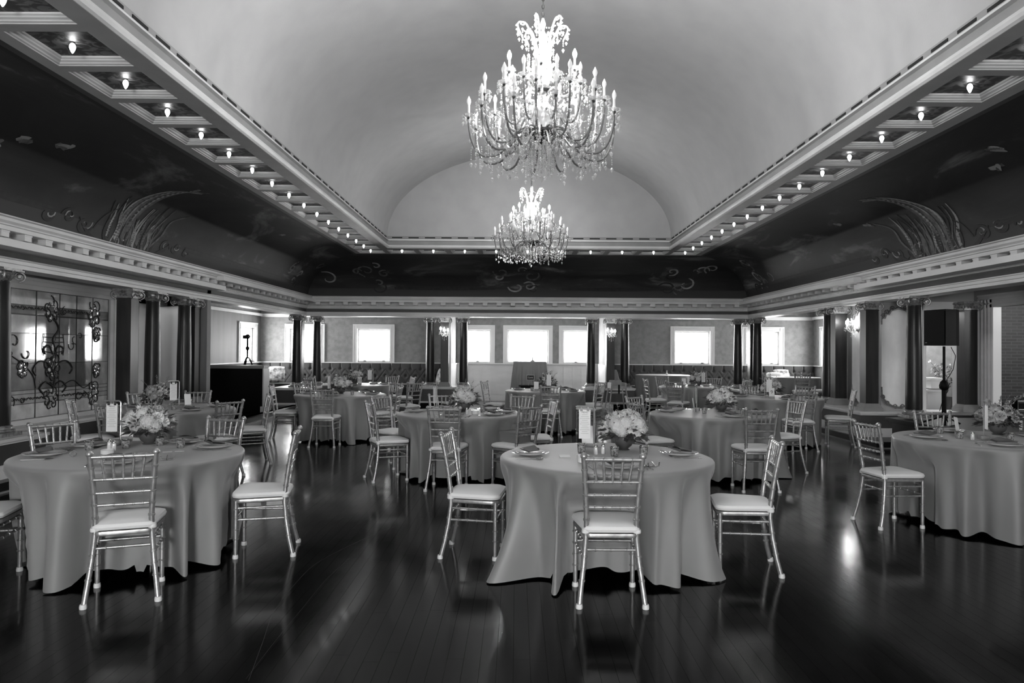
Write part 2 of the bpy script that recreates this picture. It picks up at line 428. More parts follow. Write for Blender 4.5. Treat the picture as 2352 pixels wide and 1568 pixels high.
# coffered soffit
sof = struct(inst('ceiling_soffit', None), 'coffered soffit band round the hall with one bulb in each coffer')
sweep([(1.72, 3.909), (1.835, 3.909)], 'outer_border', 'trim_shaded', sof)
sweep([(2.50, 3.909), (2.68, 3.909)], 'inner_border', 'trim_shaded', sof)
sweep([(1.66, 3.93), (1.66, 3.905), (1.725, 3.909)], 'outer_lip', 'frieze', sof)
def coffer_meshes(wx, wy):
    hx, hy = wx/2, wy/2
    def ring(l):  # l = list of (inset, z)
        v = []; f = []
        for ins, z in l: v += [(-hx+ins, -hy+ins, z), (hx-ins, -hy+ins, z), (hx-ins, hy-ins, z), (-hx+ins, hy-ins, z)]
        for i in range(len(l)-1):
            for k in range(4): f.append((i*4+k, i*4+(k+1) % 4, (i+1)*4+(k+1) % 4, (i+1)*4+k))
        return MB().add(v, f)
    fr = ring([(0, 0), (.062, 0)]).mesh('coffer_rib', 'trim_shaded')
    mo = ring([(.062, 0), (.066, .007), (.082, .012), (.088, .022), (.106, .030), (.112, .040), (.124, .046), (.127, .062)]).mesh('coffer_moulding', 'trim')
    pn = MB().box(-hx+.127, hx-.127, -hy+.127, hy-.127, .060, .07).mesh('painted_panel', 'coffer_paint')
    return fr, mo, pn
cm_side, cm_back = coffer_meshes(.7585, .7758), coffer_meshes(.7585, .7585)
bulb_me = MB().lathe([(.003, -.043), (.010, -.033), (.020, -.010), (.024, .008), (.019, .026), (.012, .034)], 12).mesh('bulb', 'bulb_coffer', True)
sock_me = MB().lathe([(.011, .028), (.012, .034), (.02, .04), (.022, .046)], 10).mesh('socket', 'brassdark', True)
def coffer(x, y, cm, label):
    c = inst('coffer', cm[0], sof, (x, y, 3.91)); inst('coffer_moulding', cm[1], c); inst('painted_panel', cm[2], c)
    if label:
        t = thing('coffer_bulb', label, 'light bulb', (x, y, 3.925), 0, 'lit flame bulbs in the soffit coffers')
        inst('bulb', bulb_me, t); inst('socket', sock_me, t)
RX = 3.7925
for k in range(1, 27):
    yk = 17.3-.0086-.7758*k+.0
    idx = 17-k   # first = nearest one in view
    for s, nm in ((-1, 'left'), (1, 'right')):
        lab = None
        if yk > 4.3: lab = 'lit flame-shaped bulb in the %s coffer row, %s from the camera' % (nm, ORD[idx-1] if idx >= 1 else 'nearest')
        coffer(XC-.0175+s*RX, yk, cm_side, lab)
for k in range(11):
    coffer(XC-.0175-RX+k*.7585, 17.3, cm_back, 'lit flame-shaped bulb in the far coffer row, %s from the left corner' % ORD[k])

# cove
def covep(v):
    ph = v*pi/2; return .05+1.65*(1-cos(ph)), 2.90+1.02*sin(ph)
cove = sweep([covep(i/24) for i in range(25)], 'ceiling_cove', 'mural', None, uv=True, smooth=True)
struct(cove, 'dark painted cove with clouds, drapery scrolls and a rope border')
def cove3(side, u, v, lift=.006):
    o, z = covep(v); ph = v*pi/2
    o2, z2 = covep(v); n = Vector((sin(pi/2-ph)*1.02, -cos(pi/2-ph)*1.65)).normalized()   # inward-down normal in (o,z)
    o += n.x*lift; z += n.y*lift
    if side == -1: return (XC-(HW-o), u, z)
    if side == 1: return (XC+(HW-o), u, z)
    return (u, YB-o, z)
def ribbon(side, pts, w0, w1, m, name='painted_scroll', th=.004):
    """flat painted stroke laid on the cove; pts are (u, v) with v scaled so that 1 = 2.2 m of arc"""
    P = []
    n = len(pts)
    for i in range(n-1):     # catmull-rom
        p0 = pts[max(i-1, 0)]; p1 = pts[i]; p2 = pts[i+1]; p3 = pts[min(i+2, n-1)]
        for k in range(5):
            t = k/5
            P.append(tuple(.5*((2*b)+(-a+c)*t+(2*a-5*b+4*c-d)*t*t+(-a+3*b-3*c+d)*t**3) for a, b, c, d in zip(p0, p1, p2, p3)))
    P.append(pts[-1]); S = 2.2; v = []; f = []; N = len(P)
    for i, (u, vv) in enumerate(P):
        a = P[max(i-1, 0)]; b = P[min(i+1, N-1)]; du = b[0]-a[0]; dv = (b[1]-a[1])*S; l = hypot(du, dv) or 1
        t = i/(N-1); w = w0+(w1-w0)*t; w *= (.35+.65*sin(pi*min(1, max(0, t*.94+.05))))
        nu, nv = -dv/l*w/2, du/l*w/2/S
        for s in (-1, 1): v.append(cove3(side, u+nu*s, max(.0, min(.95, vv+nv*s)), .003)); v.append(cove3(side, u+nu*s, max(.0, min(.95, vv+nv*s)), .003+th))
    for i in range(N-1):
        j = i*4; f += [(j+1, j+3, j+7, j+5), (j, j+1, j+5, j+4), (j+3, j+2, j+6, j+7)]
    return MB().add(v, f).build(name, m, cove)
def rope(side, u0, u1):
    b = MB(); n = int((u1-u0)/.12)
    for k in range(2):
        ribbon(side, [(u0+(u1-u0)*i/6, .18+.022*k) for i in range(7)], .09, .09, 'mural_dark', 'rope_border')
rope(-1, 4.5, 8.6); rope(-1, 12.0, 18.4); rope(1, 4.5, 9.2); rope(1, 12.4, 18.4); rope(0, -3.3, -.6); rope(0, 1.2, 3.9)
def spiral(c, r, turns, ph, d=1, n=9, asp=1.):
    return [(c[0]+r*(1-.8*i/n)*cos(ph+d*2*pi*turns*i/n)*asp, c[1]+r/2.2*(1-.8*i/n)*sin(ph+d*2*pi*turns*i/n)) for i in range(n+1)]
def cluster(side, uc, flip, seed):
    rnd = random.Random(seed); F = flip
    # garland tails along the border
    for d in (-1, 1):
        for q in range(3):
            u = uc+d*(1.05+.36*q)
            ribbon(side, spiral((u, .15+.03*(q % 2)), .17-.03*q, 1.1, pi*(q % 2), d*F), .075, .04, 'mural_dark')
            ribbon(side, spiral((u+.03, .165+.03*(q % 2)), .12-.02*q, .9, pi*(q % 2)+.4, d*F), .035, .02, 'mural_light')
        ribbon(side, [(uc+d*.4, .05), (uc+d*.75, .05), (uc+d*1.0, .12), (uc+d*1.2, .2)], .11, .04, 'mural_dark')
    # drapery body sweeping up and forward
    ribbon(side, [(uc-.62, .27), (uc-.55, .08), (uc-.15, .02), (uc+.1, .06), (uc+.3, .0), (uc+.6, .05), (uc+.75, .2)], .10, .09, 'mural_dark')
    for q in range(34):
        a = q/33; u0 = uc-.55+1.2*a+rnd.uniform(-.04, .04); s = rnd.uniform(.24, .42)
        lean = -.05-.45*(1-a)*s; b0 = .04+.07*rnd.random()
        ribbon(side, [(u0, b0), (u0+rnd.uniform(-.07, .07), b0+s*.3), (u0+lean*.5+rnd.uniform(-.06, .06), b0+s*.65), (u0+lean+rnd.uniform(-.05, .05), b0+s)], rnd.uniform(.03, .10), .02,
               rnd.choice(('mural_mid', 'mural_light', 'mural_mid', 'mural_dark', 'mural_mid')))
    for q in range(11):     # plume reaching towards the soffit
        a = q/10; w = .12*(a-.5)
        ribbon(side, [(uc-.35+.25*a, .18+.1*rnd.random()), (uc-.42+.3*a, .36+w), (uc-.45+.35*a, .52+w), (uc-.25+.3*a, .66+.6*w), (uc+.1+rnd.uniform(-.2, .35), .74+.5*w)], rnd.uniform(.03, .08), .02,
               ('mural_light', 'mural_mid', 'mural_mid', 'mural_dark')[q % 4])
    for q in range(7):
        ribbon(side, spiral((uc+rnd.uniform(-.6, .7), rnd.uniform(.05, .3)), rnd.uniform(.08, .18), rnd.uniform(.6, 1.1), rnd.uniform(0, 6), rnd.choice((-1, 1))), .035, .015, rnd.choice(('mural_dark', 'mural_light', 'mural_dark')))
    ribbon(side, [(uc+.6, .1), (uc+.8, .25), (uc+.75, .4), (uc+1.0, .5)], .07, .02, 'mural_mid')
    ribbon(side, [(uc-.85, .14), (uc-.72, .28), (uc-.55, .40)], .06, .02, 'mural_dark')
cluster(-1, 10.3, 1, 3); cluster(1, 10.55, -1, 8)
for side, uc, sd in ((0, -4.2, 5), (0, 4.3, 6), (0, .3, 7), (-1, 17.9, 9), (1, 17.7, 10)):
    rnd = random.Random(sd)
    for q in range(9):
        c = (uc+rnd.uniform(-.9, .9), rnd.uniform(.16, .62))
        ribbon(side, spiral(c, rnd.uniform(.12, .3), rnd.uniform(.7, 1.2), rnd.uniform(0, 6), rnd.choice((-1, 1))), .07, .03, rnd.choice(('mural_dark', 'mural_mid', 'mural_light')))
for side, u, v in ((-1, 7.3, .55), (-1, 7.75, .62), (-1, 7.1, .48), (1, 8.3, .57), (1, 8.0, .7), (-1, 14.3, .72), (1, 11.7, .5), (1, 12.3, .62)):
    rnd = random.Random(int(u*100))
    for q in range(4): ribbon(side, [(u+rnd.uniform(-.12, .12), v+rnd.uniform(-.03, .03)) for _ in range(3)], .08, .03, 'mural_light' if q % 2 else 'mural_mid', 'painted_blossom')

# entablature
ent = struct(inst('trim_2', None), 'cream cornice with square modillions, dentils and dark frieze round the hall')
sweep([(.0, 2.93), (.245, 2.965), (.25, 2.95), (.225, 2.94), (.215, 2.91), (.19, 2.885), (.185, 2.87), (.165, 2.865), (.165, 2.82), (.15, 2.815), (.0, 2.815)], 'crown', 'trim', ent)
sweep([(.0, 2.815), (.0, 2.735), (.035, 2.73), (.035, 2.725)], 'bed_face', 'trim_shaded', ent)  # darker tone puts the shade between the modillions into the colour
sweep([(.035, 2.725), (.018, 2.72), (.018, 2.675), (.035, 2.67), (.035, 2.655), (.02, 2.65), (.02, 2.64), (-.01, 2.635)], 'dentil_bed', 'trim', ent)
sweep([(-.01, 2.635), (-.01, 2.555)], 'frieze', 'frieze', ent)
sweep([(-.01, 2.555), (.03, 2.55), (.03, 2.535), (.015, 2.53), (.015, 2.49), (.0, 2.485), (.0, 2.44), (-.30, 2.44), (-.30, 2.62), (-.30, 2.95)], 'architrave', 'trim', ent)
b = MB(); b.box(0, .145, -.06, .06, 2.745, 2.817); b.box(.0, .15, -.065, .065, 2.80, 2.817)
mod_me = b.mesh('modillion', 'trim')
yy = YB-.35
while yy > 3.2:
    inst('modillion', mod_me, ent, (XC-HW, yy, 0)); inst('modillion', mod_me, ent, (XC+HW, yy, 0), (0, 0, pi)); yy -= .365
for k in range(-15, 16): inst('modillion', mod_me, ent, (XC+k*.375, YB, 0), (0, 0, -pi/2))
b = MB()
yy = YB-.05
while yy > 3.2:
    for s in (-1, 1):
        x0, x1 = sorted((XC+s*(HW-.018), XC+s*(HW-.034))); b.box(x0, x1, yy-.011, yy+.011, 2.68, 2.715)
    yy -= .04
x = XC-HW+.06
while x < XC+HW-.05: b.box(x-.011, x+.011, YB-.034, YB-.018, 2.68, 2.715); x += .04
o = b.build('dentils', 'trim', ent); o['kind'] = 'stuff'

# outer walls, alcoves
ZC = 2.80
WB = [(-7.0, -6.03), (-4.90, -3.88), (-1.60, -.80), (-.29, .97), (1.42, 2.22), (4.83, 5.92), (7.02, 8.05)]   # back window openings
wall_back = walls('wall_back', 'Y', YW, YW+.25, XL-.2, XR+.2, 0, ZC, [(a, c, 1.15, 2.17) for a, c in WB], 'wallpaper', 'grey papered back wall with seven windows')
wall_l = walls('wall_left_alcove', 'X', XL-.25, XL, 13.2, YW, 0, ZC, [(20.35, 21.55, 1.15, 2.17)], 'woodwall', 'grained grey wall of the left alcove')
wall_r = walls('wall_right_alcove', 'X', XR, XR+.25, 14.6, YW, 0, ZC, [(20.5, 21.4, 1.15, 2.17)], 'wallpaper', 'grey papered wall of the right alcove')
struct(MB().box(XL-.2, XC-HW+.3, 13.2, YW, ZC, ZC+.08).build('ceiling_left_alcove', 'offwhite'))
struct(MB().box(XC+HW-.3, XR+.2, 12.7, YW, ZC, ZC+.08).build('ceiling_right_alcove', 'offwhite'))
struct(MB().box(XC-HW+.3, XC+HW-.3, YB+.28, YW, ZC, ZC+.08).build('ceiling_back_bay', 'offwhite'))
struct(MB().box(XL, -1.98, YB, YW, -.08, .11).box(XL, XC-HW+.1, 13.4, YB, -.08, .11).build('floor_left_alcove', 'plank_far'))
struct(MB().box(2.62, XR, YB, YW, -.08, .11).box(XC+HW-.1, XR, 14.9, YB, -.08, .11).build('floor_right_alcove', 'plank_far'))
# crown moulding of the alcoves
b = MB()
b.box(XL, XR, YW-.07, YW, 2.54, 2.62); b.box(XL, XL+.07, 13.4, YW, 2.54, 2.62); b.box(XR-.07, XR, 14.9, YW, 2.54, 2.62)
b.box(XL, XR, YW-.035, YW, 2.52, 2.54)
struct(b.build('trim_3', 'white'), 'white picture rail moulding of the alcove walls')
b = MB(); b.box(XL, -1.98, YW-.09, YW, 1.125, 1.15); b.box(2.62, XR, YW-.09, YW, 1.125, 1.15); b.box(XL, XL+.09, 16, YW, 1.125, 1.15); b.box(XR-.09, XR, 16, YW, 1.125, 1.15)
struct(b.build('trim_4', 'white'), 'white ledge above the tufted benches')
# wallpaper seams
# wainscot of the centre bay
wn = struct(MB().box(-1.9, 2.54, YW-.03, YW, 0, 1.12).build('wall_back_wainscot', 'offwhite'), 'pale panelled wainscot below the three centre windows')
MB().box(-1.9, 2.54, YW-.075, YW, 1.12, 1.15).build('chair_rail', 'white', wn)
MB().box(-1.9, 2.54, YW-.05, YW, 0, .16).build('skirting', 'offwhite', wn)
for k in range(16):
    x0 = -1.87+k*.275
    b = MB()
    for i, (ins, d) in enumerate(((0, .045), (.02, .045))): pass
    b.box(x0, x0+.255, YW-.045, YW-.03, .20, 1.09).build('panel', 'offwhite', wn)
# windows
def window(n, axis, c, a0, a1, z0, z1, sgn, em, narrow=False):
    """window in the plane axis=c; sgn = direction into the room"""
    w = struct(inst('window_%d' % n, None))
    def bx(name, m, p, q, r, t, d0, d1):
        b = MB(); lo, hi = sorted((c+sgn*d0, c+sgn*d1))
        if axis == 'Y': b.box(p, q, lo, hi, r, t)
        else: b.box(lo, hi, p, q, r, t)
        return b.build(name, m, w)
    k = .13
    for nm, p, q, r, t in (('casing', a0-k, a0, z0-.02, z1+k), ('casing', a1, a1+k, z0-.02, z1+k), ('casing', a0, a1, z1, z1+k)):
        cs = bx(nm, 'white', p, q, r, t, 0, .03)
    bx('casing_edge', 'white', a0-k, a1+k, z1+k-.025, z1+k+.015, .03, .05)
    for p in ((a0-k, a0-k+.03), (a0-.03, a0), (a1, a1+.03), (a1+k-.03, a1+k)): bx('casing_bead', 'white', p[0], p[1], z0, z1+k-.025, .03, .042)
    bx('sill', 'white', a0-k-.02, a1+k+.02, z0-.03, z0, -.12, .08)
    s = .045
    for p, q, r, t in ((a0, a0+s, z0, z1), (a1-s, a1, z0, z1), (a0+s, a1-s, z0, z0+s), (a0+s, a1-s, z1-s, z1)): bx('sash', 'white', p, q, r, t, -.12, -.08)
    bx('pane', em, a0+s, a1-s, z0+s, z1-s, -.11, -.10)
    for x in ((a0+.22, a1-.22) if not narrow else ((a0+a1)/2,)): bx('latch', 'brassdark', x-.045, x+.045, z0+.045, z0+.065, -.08, -.05)
    return w
for i, (a, c) in enumerate(WB):
    w = window(i+1, 'Y', YW, a, c, 1.15, 2.17, -1, 'day_back', c-a < .9)
    w['label'] = '%s bright white-framed window of the back wall, counted from the left' % ORD[i]
window(8, 'X', XL, 20.35, 21.55, 1.15, 2.17, 1, 'day_side')['label'] = 'bright window in the side wall of the left alcove'
window(9, 'X', XR, 20.5, 21.4, 1.15, 2.17, -1, 'day_side')['label'] = 'bright window in the side wall of the right alcove'
# entrance wall behind the camera, with its tall window
ops = [(-1.7, -.15, 1.15, 2.4), (3.1, 3.65, 1.15, 2.35)]  # the narrow second window is added to light the left wall
struct(walls('wall_front', 'Y', Y0-.25, Y0, XL, 8.3, 0, 4.25, ops, 'wallpaper'))
for i, (a, c, z0, z1) in enumerate(ops): window(10+i, 'Y', Y0, a, c, z0, z1, 1, 'day_front')

# side walls
wl = walls('wall_left', 'X', -6.6, -6.42, Y0, 13.35, 0, 2.95, [(8.62, 11.30, .60, 2.30), (12.32, 13.05, .5, 2.30)], 'aisle', 'left wall behind the columns')
struct(MB().box(XL-.2, -5.72, 13.22, 13.38, 0, ZC).build('wall_left_return', 'woodwall'))
struct(MB().box(-6.6, XC-HW+.3, Y0, 13.3, 2.62, 2.70).build('ceiling_left_aisle', 'offwhite'))
wrp = walls('wall_right_panelled', 'X', 6.42, 6.60, 12.86, 14.79, 0, ZC, [], 'trim_dark', 'right wall between the square pilasters')
wrc = walls('wall_right_cross', 'Y', 12.7, 12.85, 6.42, 8.75, 0, ZC, [(7.15, 7.76, .5, 2.31)], 'aisle', 'cross wall with narrow doorway at right')
wra = walls('wall_right_alcove_return', 'Y', 14.8, 14.95, 6.42, XR, 0, ZC, [], 'wallpaper')
wrs = walls('wall_right', 'X', 8.05, 8.12, Y0, 12.7, 0, 2.95, [(9.4, 12.14, .5, 2.33)], 'aisle', 'right wall with the wide doorway to the brick room')
struct(MB().box(XC+HW-.3, 8.2, Y0, 12.7, 2.66, 2.74).build('ceiling_right_aisle', 'offwhite'))
# plinths, pedestals, steps
def plinth(name, x0, x1, y0, y1, face, label, ztop=.54, base=True, zb=0):
    p = struct(inst(name, None), label)
    MB().box(x0, x1, y0, y1, zb, ztop-.05).build('body', 'plinth', p)
    MB().box(x0-.03, x1+.03, y0-.03, y1+.03, ztop-.035, ztop).box(x0-.015, x1+.015, y0-.015, y1+.015, ztop-.06, ztop-.035).build('cap', 'offwhite', p)
    if base: MB().box(x0-.02, x1+.02, y0-.02, y1+.02, zb, zb+.15).build('base_board', 'white', p)
    return p
plinth('wall_left_pedestal', -6.42, -5.58, 7.6, 8.5, 1, 'dark column pedestal at the left edge, white baseboard', zb=.11)
plinth('wall_left_pedestal', -6.42, -5.58, 10.55, 13.35, 1, 'dark column pedestal beside the stained glass, left', zb=.11)
plinth('wall_left_ledge', -6.42, -6.15, 8.53, 10.52, 1, 'low dark wall under the stained glass', base=True, zb=.11)
plinth('wall_left_ledge', -6.42, -6.15, Y0, 7.57, 1, 'low dark wall along the left, near part', zb=.11)
plinth('wall_right_pedestal', 5.9, 6.66, 12.35, 14.9, 1, 'dark pedestal of the right pilasters, white baseboard', zb=.11)
plinth('wall_right_ledge', 6.69, 8.05, 12.5, 12.7, 1, 'low ledge below the narrow doorway', base=False)
plinth('wall_back_left_pedestal', -2.6, -1.68, 19.5, 20.1, 1, 'dark plinth of the left back column pair')
plinth('wall_back_right_pedestal', 1.86, 3.2, 19.5, 20.1, 1, 'dark plinth of the right back column pair')
plinth('wall_back_left_corner_pedestal', -6.3, -5.32, 18.5, 20.1, 1, 'dark plinth of the left corner columns')
plinth('wall_back_right_corner_pedestal', 5.85, 6.75, 18.5, 20.1, 1, 'dark plinth of the right corner columns')
def step(name, x0, x1, y0, y1, label=None):
    s = struct(MB().box(x0, x1, y0, y1, -.08, .11).build(name, 'stepdark'), label)
    MB().box(x0-.012, x1+.012, y0-.012, y1+.012, .0, .02).build('quarter_round', 'nosing', s); return s
step('floor_left_step', -6.6, -5.42, Y0, 13.4, 'low dark step along the left columns')
step('floor_left_alcove_step', -5.75, -5.5, 13.45, YB-1.0)
step('floor_right_step', 5.82, 8.1, 11.65, 14.95, 'low dark step below the right pedestal')
step('floor_right_alcove_step', 6.1, 6.4, 15, YB-1.0)
# stage on the right
stg = struct(MB().box(6.04, 8.1, Y0, 11.6, 0, .47).build('floor_stage', 'stepdark'), 'dark raised platform along the right side')
MB().box(5.96, 8.1, Y0, 11.66, .47, .51).build('stage_top', 'darkwood', stg)
MB().box(5.99, 6.04, Y0, 11.63, .43, .47).build('nosing', 'darkwood', stg)
# partitions of the centre bay
for s, x0, x1, nm in ((-1, -1.98, -1.86, 'left'), (1, 2.5, 2.62, 'right')):
    p = struct(MB().box(x0, x1, 19.9, YW, 0, ZC).build('wall_bay_%s' % nm, 'wallpaper'), 'short %s partition of the centre bay' % nm)
    xi0, xi1 = (x1, x1+.025) if s == -1 else (x0-.025, x0)
    MB().box(xi0, xi1, 19.95, YW, 0, 1.12).build('wainscot', 'offwhite', p)
    MB().box(xi0, xi1+.02, 19.93, YW, 1.12, 1.15).build('chair_rail', 'white', p)
    MB().box(xi0-.02, xi1+.02, 19.88, 19.95, 0, 2.5).build('corner_post', 'white', p)
# ---------------------------------------------------------------- columns and pilasters
def volute(n=26):
    b = MB(); pts = []; rad = []
    for i in range(n+1):
        t = i/n; a = -pi/2+t*2*pi*1.75; r = .062*(1-.78*t)
        pts.append((r*cos(a), 0, r*sin(a))); rad.append(.011*(1-.45*t))
    b.tube(pts, rad, 6); b.lathe([(.016, -.018), (.019, 0), (.016, .018)], 10, Matrix.Rotation(pi/2, 4, 'X')); return b
vol_me = volute().mesh('volute', 'gilt', 60)
def leafdrop():
    b = MB(); b.octa((0, 0, 0), .018, .05, .02); b.octa((0, 0, .03), .026, .02, .02); return b
col_meshes = {}
def column_meshes(sq):
    zb, zt = .54, 2.44
    if not sq:
        sh = MB().lathe([(.118, zb+.12), (.122, zb+.14), (.121, .9), (.117, 1.4), (.108, 1.9), (.1, 2.27), (.106, 2.28), (.106, 2.295), (.1, 2.30)], 28).mesh('shaft', 'darkwood', True)
        bs = MB().box(-.165, .165, -.165, .165, zb, zb+.045).lathe([(.158, zb+.045), (.168, zb+.055), (.168, zb+.07), (.155, zb+.08), (.135, zb+.085), (.132, zb+.095), (.143, zb+.10), (.143, zb+.112), (.125, zb+.122)], 28).mesh('base', 'gilt', 30)
        cp = MB().lathe([(.1, 2.30), (.112, 2.315), (.13, 2.34), (.142, 2.36), (.13, 2.375), (.135, 2.40)], 24)
        cp.box(-.165, .165, -.165, .165, 2.405, 2.422).box(-.15, .15, -.15, .15, 2.422, 2.44)
    else:
        sh = MB().box(-.11, .11, -.11, .11, zb+.13, 2.30).box(-.118, .118, -.118, .118, 2.275, 2.29).mesh('shaft', 'darkwood')
        bs = MB().box(-.165, .165, -.165, .165, zb, zb+.06).box(-.15, .15, -.15, .15, zb+.06, zb+.085).box(-.138, .138, -.138, .138, zb+.085, zb+.105).box(-.125, .125, -.125, .125, zb+.105, zb+.13).mesh('base', 'trim_dark')
        cp = MB().box(-.115, .115, -.115, .115, 2.30, 2.36).box(-.13, .13, -.13, .13, 2.36, 2.405)
        cp.box(-.165, .165, -.165, .165, 2.405, 2.422).box(-.15, .15, -.15, .15, 2.422, 2.44)
    for k in range(16):
        a = 2*pi*k/16; cp.octa((.132*cos(a), .132*sin(a), 2.35), .02, .03, .03)
    for k in range(4):
        a = pi/2*k; cp.octa((.155*cos(a), .155*sin(a), 2.39), .032, .03, .04)
    return sh, bs, cp.mesh('capital', 'gilt', 30)
CMR, CMS = column_meshes(False), column_meshes(True)
def column(x, y, sq, label, group=None):
    t = thing('square_pilaster' if sq else 'round_column', label, 'pilaster' if sq else 'column', (x, y, 0), 0, group)
    ms = CMS if sq else CMR
    inst('base', ms[1], t); inst('shaft', ms[0], t); c = inst('capital', ms[2], t)
    for k in range(4):
        a = pi/4+pi/2*k
        inst('volute', vol_me, c, (.182*cos(a), .182*sin(a), 2.352), (0, 0, a if k in (0, 3) else a))
    return t
GC = 'dark columns around the hall'
for x, y, sq, l in [
    (-2.38, 19.75, 0, 'dark round column left of the left back sconce'), (-1.46, 19.75, 0, 'dark round column right of the left back sconce'),
    (2.04, 19.75, 0, 'dark round column left of the right back sconce'), (2.97, 19.75, 0, 'dark round column right of the right back sconce'),
    (-5.50, 19.75, 0, 'dark round column next to the back left corner, on the back row'), (6.07, 19.75, 0, 'dark round column next to the back right corner, on the back row'),
    (-5.95, 19.6, 1, 'square corner pilaster in the back left corner'), (6.43, 19.6, 1, 'square corner pilaster in the back right corner'),
    (-5.78, 18.85, 0, 'dark round column just before the back left corner'), (6.30, 18.85, 0, 'dark round column just before the back right corner'),
    (-1.97, 19.72, 1, 'square pilaster behind the left back sconce'), (2.56, 19.72, 1, 'square pilaster behind the right back sconce'),
    (-5.85, 8.08, 0, 'dark round column left of the stained glass, at the left edge'), (-5.92, 10.88, 1, 'square pilaster right of the stained glass'),
    (-5.85, 11.5, 0, 'dark round column in front of the left doorway'), (-5.85, 12.6, 0, 'dark round column right of the left doorway'),
    (-5.92, 13.03, 1, 'square pilaster left of the dark counter'),
    (6.28, 14.5, 0, 'dark round column left of the right wall sconce'), (6.23, 13.95, 1, 'square pilaster just behind the right wall sconce'),
    (6.16, 12.6, 1, 'square pilaster between the two painted wall panels'), (6.25, 11.35, 0, 'dark round column standing at the end of the platform, left of the loudspeaker'),
    (7.80, 12.5, 1, 'square pilaster right of the loudspeaker'), (6.27, 8.15, 0, 'dark round column at the right edge of the platform')]:
    column(x, y, sq, l, None)

